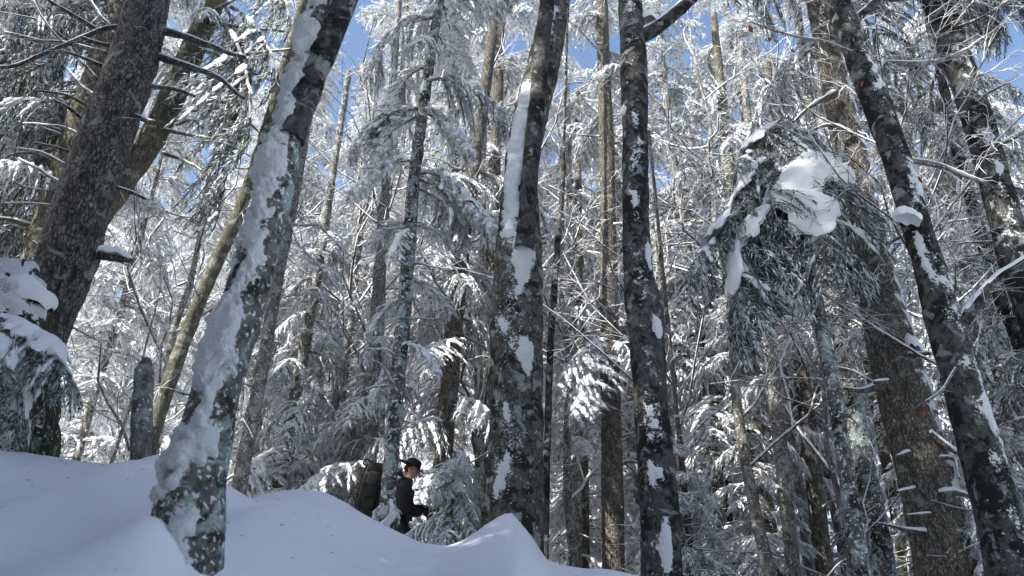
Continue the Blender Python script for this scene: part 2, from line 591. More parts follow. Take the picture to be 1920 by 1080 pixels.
def rand_dead(root, P, R, m, seed, n, zr, ln, az=None, snow=0.9, twigs=(0, 4), rise=(-0.45, 0.55), thick=0.16):
    """dead snags standing out from a pole"""
    rng = np.random.default_rng(seed)
    for i in range(n):
        z = rng.uniform(*zr)
        p = path_at(P, z)
        r = float(np.interp(z, P[:, 2], R))
        a = rng.uniform(*az) if az else rng.uniform(0, 2 * math.pi)
        l = rng.uniform(*ln)
        d = np.array([math.cos(a), math.sin(a), rng.uniform(*rise)])
        s = np.linspace(0, 1, 4)[:, None]
        pts = p + d * (r * 0.5 + l * s) + np.array([0, 0, -1.0]) * rng.uniform(-0.1, 0.4) * l * s ** 2 + rng.normal(0, 0.07, (4, 3)) * l * s
        add_branch(root, pts, max(0.009, r * thick) * rng.uniform(.7, 1.2), 0.005, m, snow, int(rng.integers(1e6)), int(rng.integers(*twigs)) if l > 0.3 else 0, nseg=5)

def cap(root, c, rx, ry, h, seed, name='snow_cap', tilt=(0, 0), lump=0.35, parent=None):
    """a pillow of snow"""
    loc = np.array(root.location)
    nr, na = 12, 28
    u = np.linspace(0, 1, nr)[:, None]
    a = np.arange(na)[None] * 2 * math.pi / na
    edge = 1 + lump * vnoise(np.stack([np.cos(a) * 1.6, np.sin(a) * 1.6, 0 * a], -1) + seed)
    ph = u * math.pi * 0.62
    rr = np.sin(ph) * edge
    X, Y = rr * np.cos(a) * rx, rr * np.sin(a) * ry
    Z = np.cos(ph) * h * np.ones_like(a)
    Z = Z + h * 0.35 * vnoise(np.stack([X / rx * 2.2, Y / ry * 2.2, 0 * X], -1) + seed * 2)
    Z = Z + tilt[0] * X + tilt[1] * Y
    V = np.stack([X, Y, Z], -1).reshape(-1, 3) + np.asarray(c) - loc
    f = grid_faces(nr, na)
    return link(name, mesh_from(name, V, f, np.zeros(len(f)), [M_SNOW]), parent or root)

def pad(root, y, pxs, widths, thick, seed, name='snow_pad', dys=None):
    """a thick snow pad draped along pixels, widths in px"""
    pts = np.array([W(p[0], p[1], y + (dys[i] if dys else 0)) for i, p in enumerate(pxs)])
    sc = WS(*pxs[0], y)
    C = catmull(np.concatenate([pts, np.array(widths, float)[:, None] * sc * 0.5], 1), 30)
    Pp, Rr = C[:, :3], np.maximum(C[:, 3], 0.01)
    T, S, U = frames(Pp[None])
    S = norm(S[0] * 1.0 + np.array([0, 0, 0]))
    na = 26
    a = np.arange(na) * 2 * math.pi / na
    ca, sa = np.cos(a), np.sin(a)
    prof = np.where(sa > 0, sa * thick, sa * thick * 0.35)
    Vv = Pp[:, None] + S[:, None] * (Rr[:, None] * ca[None])[..., None] + U[0][:, None] * (np.minimum(Rr / Rr.max(), 1)[:, None] ** 0.6 * prof[None])[..., None]
    Vv = Vv.reshape(-1, 3)
    Vv = Vv + 0.09 * np.stack([fbm(Vv * 3.2 + seed + 7 * i, 3) for i in range(3)], -1) * np.array([1, 1, 0.55])
    Vv = Vv + 0.03 * np.stack([fbm(Vv * 11 + seed + 7 * i, 2) for i in range(3)], -1)
    fcs = grid_faces(30, na)
    return link(name, mesh_from(name, Vv - np.array(root.location), fcs, np.zeros(len(fcs)), [M_SNOW]), root)

# ------------------------------------------------------------------ boughs
def gen_bough(seed, rise=0.05, droop=0.45, nsec=26, seclen=0.5, hang=0.4, nsh=10, shl=0.15, shw=0.034, frost=(0.15, 0.25, 0.4, 0.2), snow=0.7, lump=0.05, curl=2.0, kk=5, wild=0.18):
    """one living spruce bough, a metre long, growing along +x"""
    rng = np.random.default_rng(seed)
    mb = MB()
    t = np.linspace(0, 1, 9)
    main = np.stack([t * (1 - 0.25 * droop * t), 0.05 * np.sin(t * 5 + seed), rise * t - droop * t ** curl], -1)
    mb.add(*tubes(main, 0.016 * (1 - t) + 0.004, 5), 0)
    ts = np.sort(rng.uniform(0.10, 1.0, nsec))
    side = np.where(np.arange(nsec) % 2 == 0, 1.0, -1.0)
    p0 = np.stack([np.interp(ts, t, main[:, i]) for i in range(3)], -1)
    tg = norm(np.stack([np.interp(np.minimum(ts + 0.06, 1.0), t, main[:, i]) for i in range(3)], -1) - np.stack([np.interp(ts - 0.06, t, main[:, i]) for i in range(3)], -1))
    ang = np.radians(rng.uniform(42, 72, nsec))
    Yv = np.array([0, 1.0, 0])
    dr = tg * np.cos(ang)[:, None] + Yv * (side * np.sin(ang))[:, None] + np.array([0, 0, 1.0]) * rng.uniform(-0.15, 0.12, nsec)[:, None]
    dr = norm(dr + rng.normal(0, 0.14, (nsec, 3)))
    ln = seclen * (1 - ts) ** 0.55 * (0.35 + 0.65 * np.minimum(1, ts / 0.25)) * rng.uniform(0.65, 1.15, nsec) + 0.09
    K = 5
    s = np.linspace(0, 1, K)[None, :, None]
    SP = p0[:, None] + dr[:, None] * ln[:, None, None] * s * (1 - 0.3 * hang * s) - np.array([0, 0, 1.0]) * (hang * ln[:, None, None] * s ** 1.7)
    mb.add(*tubes(SP, np.linspace(0.007, 0.003, K)[None].repeat(nsec, 0), 3, cap=False), 0)
    # shoots along the side branches
    n = nsec * nsh
    si = np.repeat(np.arange(nsec), nsh)
    ss = np.tile(np.linspace(0.12, 1.0, nsh), nsec) + rng.uniform(-0.04, 0.04, n)
    ss = np.clip(ss, 0.02, 1)
    kf = ss * (K - 1)
    k0 = np.clip(kf.astype(int), 0, K - 2)
    fr = (kf - k0)[:, None]
    bp = SP[si, k0] * (1 - fr) + SP[si, k0 + 1] * fr
    tt = norm(SP[si, k0 + 1] - SP[si, k0])
    pr = norm(np.cross(tt, np.array([0, 0, 1.0])))
    sd = np.where(np.arange(n) % 2 == 0, 1.0, -1.0)
    sa = np.radians(rng.uniform(25, 60, n))
    sa = np.where(ss > 0.93, 0.1, sa)
    d = tt * np.cos(sa)[:, None] + pr * (sd * np.sin(sa))[:, None] - np.array([0, 0, 1.0]) * (hang * rng.uniform(0.1, 1.6, n))[:, None] + rng.normal(0, wild, (n, 3))
    L = shl * rng.uniform(0.6, 1.25, n) * np.where(ss > 0.93, 1.3, 1) * (0.6 + 0.5 * np.sqrt(ln[si] / seclen))
    # shoots straight on the leader
    m = 14
    tm = rng.uniform(0.3, 1.0, m)
    bp = np.concatenate([bp, np.stack([np.interp(tm, t, main[:, i]) for i in range(3)], -1)])
    d = np.concatenate([d, np.array([1.0, 0, -droop * 0.9]) + rng.normal(0, 0.35, (m, 3))])
    L = np.concatenate([L, shl * rng.uniform(0.8, 1.3, m)])
    V, f = spindles(bp, d, L, shw * rng.uniform(0.75, 1.25, len(L)))
    mi = rng.choice(4, len(L), p=np.array(frost) / sum(frost)) + 1
    mb.add(V, f, np.repeat(mi, 6))
    # snow lying on the side branches and the leader
    if snow > 0:
        q = np.linspace(0.1, 0.92, kk)
        lp, la, lx, ly, lz = [], [], [], [], []
        for i in range(nsec):
            if rng.random() > snow:
                continue
            for w in q:
                if rng.random() < 0.2:
                    continue
                a = w * (K - 1)
                k1 = min(int(a), K - 2)
                g = a - k1
                c = SP[i, k1] * (1 - g) + SP[i, k1 + 1] * g
                e = lump * rng.uniform(0.6, 1.35) * (0.5 + 0.8 * (1 - w))
                lp.append(c + [0, 0, e * 0.35])
                la.append(SP[i, k1 + 1] - SP[i, k1])
                lx.append(max(ln[i] / kk * 0.85, e))
                ly.append(e)
                lz.append(e * 0.55)
        for w in np.linspace(0.08, 0.95, 11):
            if rng.random() < snow:
                c = np.array([np.interp(w, t, main[:, i]) for i in range(3)])
                e = lump * rng.uniform(0.8, 1.5) * (1.15 - 0.6 * w)
                lp.append(c + [0, 0, e * 0.4])
                la.append(np.array([1.0, 0, -droop * w]))
                lx.append(max(0.07, e))
                ly.append(e * 1.1)
                lz.append(e * 0.65)
        if lp:
            V, f = lumps(np.array(lp), np.array(la), np.array(lx), np.array(ly), np.array(lz))
            mb.add(V, f, 5)
    return mb.arrays()

KIND = {
    # shares of dark, green, rimed, white shoots
    'fan':    dict(rise=0.06, droop=0.50, hang=0.35, nsec=46, nsh=30, shl=0.062, shw=0.0095, frost=(.05, .12, .40, .43), snow=0.85, lump=0.034),
    'tassel': dict(rise=0.10, droop=0.55, hang=0.85, nsec=46, nsh=34, shl=0.070, shw=0.0085, frost=(.08, .18, .42, .32), snow=0.55, lump=0.024, wild=0.25),
    'dark':   dict(rise=0.06, droop=0.50, hang=0.80, nsec=42, nsh=34, shl=0.066, shw=0.0080, frost=(.34, .36, .24, .06), snow=0.10, lump=0.02, wild=0.3),
    'arch':   dict(rise=0.42, droop=1.05, hang=0.85, nsec=46, nsh=36, seclen=0.42, shl=0.055, shw=0.0068, frost=(.36, .36, .22, .06), snow=0.06, lump=0.018, wild=0.3),
    'load':   dict(rise=0.12, droop=0.60, hang=0.60, nsec=46, nsh=34, shl=0.058, shw=0.0075, frost=(.20, .28, .36, .16), snow=0.16, lump=0.024, wild=0.25),
    'rime':   dict(rise=0.15, droop=0.45, hang=0.55, nsec=46, nsh=28, shl=0.06, shw=0.009, frost=(.03, .08, .38, .51), snow=0.75, lump=0.024, wild=0.3),
}
BOUGH = {}
for ki, (k, kw) in enumerate(KIND.items()):
    BOUGH[k] = []
    for v in range(3):
        kv = dict(kw)
        kv['droop'] = kw['droop'] * (0.8 + 0.25 * v)
        BOUGH[k].append(mesh_from('bough_' + k, *gen_bough(100 + ki * 10 + v, **kv), FOL))

def gen_pad(seed, rise, droop, width, thick, t0=0.06, t1=0.82, side=0.35, curl=2.0, hole=0.1):
    """snow lying along the back of a bough, in the bough's own frame"""
    nt_, na = 44, 25
    t = np.linspace(t0, t1, nt_)
    main = np.stack([t * (1 - 0.25 * droop * t), 0.05 * np.sin(t * 5), rise * t - droop * t ** curl], -1)
    q = (t - t0) / (t1 - t0)
    y = np.linspace(-1, 1, na)
    wl = width * np.sin(np.clip(q * 0.92 + 0.04, 0, 1) * math.pi) ** 0.55
    e = 1 + 0.42 * vnoise(np.stack([q * 6, 0 * q, 0 * q + seed], -1)) + 0.25 * vnoise(np.stack([q * 15, 0 * q, 0 * q + seed * 2], -1))
    e2 = 1 + 0.42 * vnoise(np.stack([q * 6, 0 * q + 9, 0 * q + seed], -1)) + 0.25 * vnoise(np.stack([q * 15, 0 * q + 9, 0 * q + seed * 2], -1))
    wy = np.where(y[None] < 0, (wl * e)[:, None], (wl * e2)[:, None]) * y[None]
    top = thick * (wl / width)[:, None] * (1 - np.abs(y[None]) ** 2.6) - side * np.abs(wy) ** 1.5 / width ** 0.5
    X = main[:, 0][:, None] + 0.25 * np.abs(wy) + 0 * y[None]
    Vt = np.stack([X, main[:, 1][:, None] + wy, main[:, 2][:, None] + 0.012 + top], -1)
    nz = fbm(Vt * 5 + seed, 3)
    Vt[..., 2] += 0.030 * nz * (wl / width)[:, None] + 0.010 * fbm(Vt * 19 + seed, 2)
    Vb = Vt.copy()
    Vb[..., 2] -= (0.35 * thick * (1 - np.abs(y[None]) ** 2) * (wl / width)[:, None] + 0.006)
    V = np.concatenate([Vt.reshape(-1, 3), Vb.reshape(-1, 3)])
    k = np.arange(nt_ - 1)[:, None] * na
    j = np.arange(na - 1)[None]
    f = np.concatenate([np.stack([k + j, k + na + j, k + na + j + 1], -1).reshape(-1, 3), np.stack([k + j, k + na + j + 1, k + j + 1], -1).reshape(-1, 3)])
    # keep only where the noise leaves a pad: ragged holes towards its rim
    m = (vnoise(np.stack([Vt[..., 0] * 11, Vt[..., 1] * 11, 0 * Vt[..., 0] + seed * 3.1], -1)) + 1.5 * (1 - np.abs(y[None]) ** 1.5)) > hole
    keep = m.reshape(-1)[f].all(axis=1)
    f = f[keep]
    f = np.concatenate([f, f[:, ::-1] + nt_ * na])
    used = np.unique(f)
    mp = np.zeros(len(V), np.int64)
    mp[used] = np.arange(len(used))
    return V[used], mp[f], np.zeros(len(f))
PAD = {}
for k in ('fan', 'arch', 'load'):
    for v in range(3):
        kw = KIND[k]
        PAD[k, v] = mesh_from('snow_pad', *gen_pad(7 + v * 5 + len(k), kw['rise'], kw['droop'] * (0.8 + 0.25 * v), {'arch': 0.19, 'fan': 0.17, 'load': 0.20}[k], {'arch': 0.075, 'fan': 0.045, 'load': 0.07}[k], hole={'load': 0.25}.get(k, 0.1)), [M_SNOW])

def add_bough(root, p, az, L, kind, pitch=0.0, roll=0.0, wide=1.0, var=None, pad=False):
    var = random.randrange(3) if var is None else var
    me = BOUGH[kind][var]
    o = bpy.data.objects.new('bough', me)
    COL.objects.link(o)
    o.parent = root
    o.location = Vector(p) - root.location
    o.rotation_euler = (roll, -pitch, az)
    o.scale = (L, L * wide, L * (0.5 + 0.5 * wide))
    if pad:
        link('snow_pad', PAD[kind, var], o)
    return o

def boughs(root, P, R, seed, n, zr, Lr, kinds, az=None, pitch=(-0.15, 0.2), taper=True, wide=1.0):
    rng = np.random.default_rng(seed)
    zs = np.linspace(zr[0], zr[1], n) + rng.uniform(-0.15, 0.15, n)
    for i, z in enumerate(zs):
        p = path_at(P, z)
        a = rng.uniform(*az) if az else i * 2.4 + rng.uniform(-.5, .5)
        f = (z - zr[0]) / max(0.01, zr[1] - zr[0])
        L = rng.uniform(*Lr) * ((1.1 - 0.55 * f) if taper else 1)
        add_bough(root, p, a, L, kinds[int(rng.integers(len(kinds)))], rng.uniform(*pitch), rng.uniform(-.15, .15), wide)

def pix_bough(root, y, a, b, kind, wide=1.0, dy=0.0, var=None, stretch=1.0, pad=False):
    """a bough rooted at the point seen at a whose middle line runs towards b"""
    pa, pb = W(a[0], a[1], y), W(b[0], b[1], y + dy)
    d = pb - pa
    L = float(np.linalg.norm(d)) * stretch
    az = math.atan2(d[1], d[0])
    kw = KIND[kind]
    pitch = math.atan2(d[2], math.hypot(d[0], d[1])) + (0.85 if kind != 'arch' else 0.5) * math.atan2(kw['droop'] - kw['rise'], 1 - 0.25 * kw['droop'])
    return add_bough(root, pa, az, L, kind, pitch, 0, wide, var, pad)

# ------------------------------------------------------------------ whole crowns for the trees further back
def place_arrays(A, loc, az, pitch, roll, s):
    V, f, m = A
    M = np.array((Matrix.Rotation(az, 3, 'Z') @ Matrix.Rotation(-pitch, 3, 'Y') @ Matrix.Rotation(roll, 3, 'X')))
    return (V * s) @ M.T + np.asarray(loc), f, m

def lite(seed, kind, nsec, nsh, **kw):
    a = dict(KIND[kind])
    a.update(dict(nsec=nsec, nsh=nsh, shw=0.018, shl=0.095, wild=0.32, frost=(.03, .10, .40, .47)))
    a.update(kw)
    return gen_bough(seed, **a)

LITE = [lite(300, 'fan', 24, 12, kk=3), lite(301, 'tassel', 24, 12, kk=3), lite(302, 'fan', 26, 11, kk=3, lump=0.03), lite(303, 'rime', 24, 12, kk=3, lump=0.03)]
def gen_crown(seed, H, z0, rmax, per=5, gap=0.5):
    rng = np.random.default_rng(seed)
    mb = MB()
    z = z0
    while z < H - 0.3:
        f = (z - z0) / (H - z0)
        prof = min(1.0, 0.55 + f * 2.2) * (1 - f) ** 0.75 + 0.08
        for k in range(per):
            if rng.random() < 0.10:
                continue
            a = rng.uniform(0, 2 * math.pi)
            L = rmax * prof * rng.uniform(0.65, 1.15)
            A = LITE[int(rng.integers(len(LITE)))]
            mb.add(*place_arrays(A, (0, 0, z + rng.uniform(-.2, .2)), a, rng.uniform(-0.22, 0.15) + 0.5 * f * f, rng.uniform(-.2, .2), L))
        z += gap * rng.uniform(0.75, 1.25)
    return mb.arrays()

def gen_pole(seed, H, r, lean=0.0):
    z = np.linspace(-0.5, H, 40)
    rng = np.random.default_rng(seed)
    P = np.stack([lean * z + 0.05 * np.sin(z * 0.5 + seed), 0.05 * np.cos(z * 0.4 + seed), z], -1)
    R = r * np.clip(1 - z / H, 0.02, 1) ** 0.8 * (1 + 0.5 * np.exp(-np.clip(z, 0, None) / 0.4))
    mb = MB()
    mb.add(*tubes(P, R, 10))
    n = 90
    zz = rng.uniform(1.0, H * 0.5, n)
    a = rng.uniform(0, 2 * math.pi, n)
    l = rng.uniform(0.2, 1.5, n)
    s = np.linspace(0, 1, 5)[None, :, None]
    d = np.stack([np.cos(a), np.sin(a), rng.uniform(-0.3, 0.2, n)], -1)
    b = np.stack([lean * zz, 0 * zz, zz], -1)
    TP = b[:, None] + d[:, None] * l[:, None, None] * s + rng.normal(0, 0.04, (n, 5, 3)) * s
    mb.add(*tubes(TP, np.linspace(0.018, 0.005, 5)[None].repeat(n, 0), 4), 1)
    return mb.arrays()

def gen_bare(seed, H, r, spread=0.6, n1=16, n2=7, n3=5, low=0.2):
    """a leafless rimed broadleaf: stem, limbs, twigs"""
    rng = np.random.default_rng(seed)
    mb = MB()
    K = 14
    t = np.linspace(0, 1, K)
    wob = np.stack([np.cumsum(rng.normal(0, 0.02, K)) * H * 0.25, np.cumsum(rng.normal(0, 0.02, K)) * H * 0.25, t * H], -1)
    wob[0, 2] = -0.4
    mb.add(*tubes(wob, r * (1 - t) ** 0.8 + 0.008, 7), 0)
    def level(par, pr, n, f0, lf, ang, K2, grav, t0):
        B = len(par)
        idx = np.repeat(np.arange(B), n)
        q = rng.uniform(t0, 1.0, B * n)
        Kp = par.shape[1]
        a = q * (Kp - 1)
        k = np.clip(a.astype(int), 0, Kp - 2)
        g = (a - k)[:, None]
        base = par[idx, k] * (1 - g) + par[idx, k + 1] * g
        tg = norm(par[idx, k + 1] - par[idx, k])
        plen = np.linalg.norm(par[:, -1] - par[:, 0], axis=1)[idx]
        rv = norm(np.cross(tg, rng.normal(0, 1, (B * n, 3))))
        th = np.radians(rng.uniform(*ang, B * n))[:, None]
        d = tg * np.cos(th) + rv * np.sin(th)
        L = plen * lf * rng.uniform(0.5, 1.1, B * n) * (1.15 - 0.7 * q)
        s = np.linspace(0, 1, K2)[None, :, None]
        C = base[:, None] + d[:, None] * L[:, None, None] * s + np.array([0, 0, grav]) * (L[:, None, None] * s ** 2) + np.cumsum(rng.normal(0, 0.075 if K2 > 5 else 0.05, (B * n, K2, 3)), 1) * L[:, None, None] * s
        rr = np.interp(q, [0, 1], [1, 0.35]) * pr[idx] * f0
        rr = np.maximum(rr, 0.005)
        mb.add(*tubes(C, rr[:, None] * np.linspace(1, 0.4, K2)[None], 4 if K2 > 5 else 3, cap=False), 1)
        return C, rr
    p = wob[None]
    C1, r1 = level(p, np.array([r]), n1, 0.45, 0.38 * spread / 0.6, (35, 70), 8, 0.12, low)
    C2, r2 = level(C1, r1, n2, 0.5, 0.5, (25, 65), 6, 0.0, 0.15)
    C3, r3 = level(C2, r2, n3, 0.55, 0.55, (25, 65), 4, -0.06, 0.1)
    C4, r4 = level(C3, r3, 3, 0.6, 0.6, (25, 60), 3, -0.1, 0.2)
    return mb.arrays()

# ------------------------------------------------------------------ mounds against trunks
kb = W(962, 1040, 8.75)
MOUNDS.append((W(952, 1040, 8.5)[0], 8.5, 0.29, 0.40, 1.7))
eb = W(278, 866, 6.35)
MOUNDS.append((eb[0] + 0.05, 6.35, 0.09, 0.16, 1.4))
cb = W(345, 1040, 4.7)
MOUNDS.append((cb[0] - 0.06, 4.32, 0.26, 0.26, 1.5))
MOUNDS.append((cb[0] + 0.34, 4.35, -0.20, 0.38, 1.8))
MOUNDS.append((*W(20, 850, 7.4)[:2], 0.12, 1.2, 2.0))

# ground sheet
def axis(a):
    return np.concatenate([np.arange(s, e, d) for s, e, d in a])
gx = axis([(-160, -40, 8), (-40, -12, 1.6), (-12, -7, 0.35), (-7, 5, 0.07), (5, 12, 0.35), (12, 40, 1.6), (40, 161, 8)])
gy = axis([(-40, -4, 2.5), (-4, 2.0, 0.25), (2.0, 11, 0.07), (11, 18, 0.35), (18, 40, 1.2), (40, 181, 6)])
GX, GY = np.meshgrid(gx, gy)
GZ = ground(GX, GY)
nx, ny = len(gx), len(gy)
V = np.stack([GX, GY, GZ], -1).reshape(-1, 3)
k = np.arange(ny - 1)[:, None] * nx
j = np.arange(nx - 1)[None]
f = np.concatenate([np.stack([k + j, k + j + 1, k + nx + j + 1], -1).reshape(-1, 3), np.stack([k + j, k + nx + j + 1, k + nx + j], -1).reshape(-1, 3)])
g = link('ground', mesh_from('ground', V, f, np.zeros(len(f)), [M_GSNOW]))
g['kind'] = 'structure'
g['label'] = 'deep smooth snow bank in blue shade rising to the left'

# ------------------------------------------------------------------ shared crowns
PI = math.pi
CROWN = {}
def crown_mesh(key, *a, **kw):
    CROWN[key] = mesh_from('crown_' + key, *gen_crown(*a, **kw), FOL)
crown_mesh('tall', 41, 26, 1.6, 2.5, per=3, gap=0.62)
crown_mesh('high', 42, 27, 5.5, 2.8, per=3, gap=0.66)
crown_mesh('mid', 43, 17, 0.9, 2.0, per=3, gap=0.55)
crown_mesh('young', 44, 4.6, 0.25, 1.25, per=5, gap=0.26)
POLE = {
    'tall': mesh_from('trunk_tall', *gen_pole(1, 26, 0.15), [B_YOUNG, M_TWIG]),
    'high': mesh_from('trunk_high', *gen_pole(2, 27, 0.17), [B_MOSSY, M_TWIG]),
    'mid': mesh_from('trunk_mid', *gen_pole(3, 17, 0.10), [B_YOUNG, M_TWIG]),
    'young': mesh_from('trunk_young', *gen_pole(4, 4.6, 0.05), [B_YOUNG, M_TWIG]),
}
BARE = [mesh_from('branches', *gen_bare(51, 13, 0.10, 0.62), [B_YOUNG, M_TWIG]),
        mesh_from('branches', *gen_bare(52, 9, 0.06, 0.75, n1=18), [B_YOUNG, M_TWIG]),
        mesh_from('branches', *gen_bare(53, 6, 0.035, 0.8, n1=16, low=0.12), [B_YOUNG, M_TWIG])]

FIRST = {}
def whole_spruce(key, x, y, sc, rz, label, group=None, name='spruce_tree'):
    z = float(ground(x, y)) - 0.1
    r = thing(name, label, 'spruce', (x, y, z), group, rz, sc)
    t = link('trunk', POLE[key], r)
    c = link('crown', CROWN[key], r)
    FIRST.setdefault(key, (t, c))
    return r

def bare_tree(i, x, y, sc, rz, label, group=None, name='bare_tree'):
    z = float(ground(x, y)) - 0.1
    r = thing(name, label, 'bare tree', (x, y, z), group, rz, sc)
    o = link('branches', BARE[i], r)
    FIRST.setdefault('bare%d' % i, (o,))
    return r

def px_x(px, y, py=800):
    return float(W(px, py, y)[0])

def traced(name, label, cat, D, pts, m, seed, up=4.0, group=None, **kw):
    P, R = trunk_path(D, pts, up)
    gz = float(ground(P[0][0], P[0][1]))
    r = thing(name, label, cat, (P[0][0], P[0][1], gz), group)
    add_trunk(r, P, R, m, seed, **kw)
    return r, P, R

# ------------------------------------------------------------------ the big leaning spruce, upper left
A_D = 7.2
rA, PA, RA = traced('spruce_tree', 'thick grey leaning spruce trunk with snapped dead branches, upper left', 'spruce', A_D,
    [(-5, 880, 165), (25, 740, 140), (58, 640, 118), (100, 550, 106), (128, 480, 104), (149, 400, 98), (184, 300, 97), (219, 200, 92), (254, 100, 86), (278, 0, 72)], B_SPRUCE, 1, up=7, nseg=48, amp=0.016, freq=13)
AB = [([(308, 59), (355, 71), (415, 95), (460, 108)], 15, 6), ([(293, 105), (340, 121), (400, 142), (456, 182)], 14, 6),
      ([(271, 161), (326, 167), (365, 180)], 10, 5), ([(250, 217), (288, 230)], 11, 8), ([(205, 350), (240, 358), (274, 372)], 9, 5),
      ([(262, 42), (240, 20), (215, -6)], 11, 7), ([(232, 50), (190, 56), (118, 86), (65, 107), (24, 126), (-10, 130)], 10, 6),
      ([(228, 76), (210, 62), (191, 46)], 12, 9), ([(215, 87), (185, 82), (155, 71)], 9, 6), ([(200, 101), (133, 84), (74, 77), (8, 61)], 9, 6),
      ([(190, 62), (142, 32), (89, 0), (60, -20)], 9, 5), ([(192, 124), (150, 107), (112, 97)], 7, 4), ([(182, 148), (127, 89), (89, 47), (59, 0)], 6, 4),
      ([(182, 184), (148, 157), (127, 129)], 9, 5), ([(165, 233), (130, 204), (100, 190)], 8, 5), ([(140, 288), (98, 275), (62, 269)], 7, 4),
      ([(134, 316), (77, 287), (33, 278)], 9, 5), ([(120, 347), (75, 320), (35, 297)], 8, 5), ([(96, 386), (50, 381), (8, 380)], 6, 3),
      ([(84, 470), (60, 452)], 9, 5), ([(206, 48), (187, 27), (170, -4)], 7, 4), ([(166, 200), (120, 178), (60, 172)], 6, 3), ([(150, 252), (110, 236), (40, 232)], 5, 3)]
for i, (p, w0, w1) in enumerate(AB):
    right = p[-1][0] > p[0][0]
    pix_branch(rA, A_D + (0.05 if right else 0.12), p, w0, w1, B_SPRUCE, dy=random.uniform(-0.5, 0.9), snow=0.75, seed=500 + i, twigs=4 if len(p) > 3 else 1)
b = pix_branch(rA, A_D - 0.1, [(178, 478), (210, 484), (247, 490)], 17, 9, B_SPRUCE, snow=0, seed=540)
cap(rA, W(213, 478, A_D - 0.1), 0.17, 0.11, 0.07, 3, tilt=(-0.22, 0), parent=b)
# mossy foot with thick snow shelves, left edge
rS = thing('mossy_stump', 'mossy dark stump with snow-capped shelves at the left edge', 'stump', tuple(W(15, 860, 6.75)))
SP, SR = trunk_path(6.75, [(-40, 900, 230), (-20, 760, 200), (0, 640, 185), (10, 560, 170), (5, 535, 130)], up=0)
add_trunk(rS, SP, SR, m=bark('stump_bark', (0.016, 0.015, 0.011), (0.07, 0.062, 0.04), (0.16, 0.20, 0.17), 0.40, moss=(0.03, 0.033, 0.014), mossamt=0.5, speck=0.62), seed=5, nseg=48, amp=0.07, freq=5, flute=0.22, crust=dict(dirv=(-0.1, -1, 0.3), bias=0.62, nscale=(7, 5.0), sharp=0.9, rough=0.9), thick=0.06)
cap(rS, W(48, 552, 6.55), 0.30, 0.24, 0.17, 11, tilt=(-0.25, 0.0))
cap(rS, W(-10, 556, 6.5), 0.24, 0.2, 0.14, 12)
for q, (a, c) in enumerate([((-10, 612), (132, 752)), ((-30, 600), (95, 690)), ((-50, 640), (70, 800)), ((-70, 600), (20, 770))]):
    pix_bough(rS, 6.3 - 0.07 * q, a, c, 'load', wide=0.85, dy=-0.25, var=q % 3, pad=True)
for q, (a, c) in enumerate([((40, 540), (44, 486)), ((52, 540), (58, 508)), ((12, 545), (0, 510))]):
    pix_branch(rS, 6.45, [a, ((a[0] + c[0]) / 2 - 3, (a[1] + c[1]) / 2), c], 9, 5, B_SPRUCE, snow=0.3, seed=560 + q)

# ------------------------------------------------------------------ its neighbours
rA2, PA2, RA2 = traced('spruce_tree', 'mossy spruce trunk leaning behind the big grey trunk, dead branches pointing right', 'spruce', 10.5,
    [(66, 870, 46), (100, 640, 46), (160, 450, 46), (222, 350, 47), (290, 250, 47), (345, 130, 45), (402, 0, 39)], B_MOSSY, 2, up=7, nseg=32)
for i, (p, w0) in enumerate([([(323, 207), (355, 208), (387, 209)], 7), ([(308, 244), (350, 252), (402, 261)], 8), ([(305, 287), (340, 300), (380, 318)], 8),
        ([(362, 146), (420, 190), (498, 258)], 8), ([(390, 42), (460, 52), (546, 62)], 8), ([(372, 92), (425, 105), (500, 98), (546, 93)], 8),
        ([(335, 170), (380, 160), (400, 158)], 6), ([(330, 235), (360, 226), (382, 240)], 5), ([(400, 20), (440, 0), (470, -20)], 7), ([(380, 70), (430, 118), (520, 155)], 6)]):
    pix_branch(rA2, 10.5 - 0.1, p, w0, 3.5, B_MOSSY, dy=random.uniform(-0.8, 0.2), snow=0.7, seed=600 + i, twigs=4)
for i, (a, c) in enumerate([((395, 20), (415, 330)), ((425, 60), (462, 290)), ((430, 10), (485, 200)), ((395, 150), (412, 420)), ((470, -60), (520, 90))]):
    pix_bough(rA2, 10.2 + 0.1 * i, a, c, 'dark', wide=0.30, dy=-0.4)
boughs(rA2, PA2, RA2, 61, 8, (9.8, 15), (1.0, 1.7), ['dark', 'tassel'], pitch=(-0.4, 0.0))
rA3, PA3, RA3 = traced('spruce_tree', 'slim spruce with sunlit left edge hidden behind the big grey trunk', 'spruce', 9.4,
    [(20, 700, 66), (75, 480, 60), (130, 300, 54), (195, 100, 46), (228, 0, 42)], B_MOSSY, 3, up=7, nseg=28)
rand_dead(rA3, PA3, RA3, B_MOSSY, 63, 16, (4.5, 10), (0.4, 1.4), az=(PI - 0.7, PI + 0.9))
boughs(rA3, PA3, RA3, 64, 18, (4.6, 13), (1.2, 2.2), ['dark', 'dark', 'tassel'], az=(PI - 1.0, PI + 1.2), pitch=(-0.45, 0.0), taper=False)
rB, PB, RB = traced('spruce_tree', 'dark drooping spruce filling the upper left corner', 'spruce', 10.6,
    [(-150, 860, 80), (-70, 400, 66), (10, 0, 52)], B_SPRUCE, 4, up=5, nseg=24)
boughs(rB, PB, RB, 65, 34, (3.0, 14), (1.4, 2.5), ['dark', 'tassel', 'dark'], az=(-1.5, 1.1), pitch=(-0.4, 0.05), taper=False)
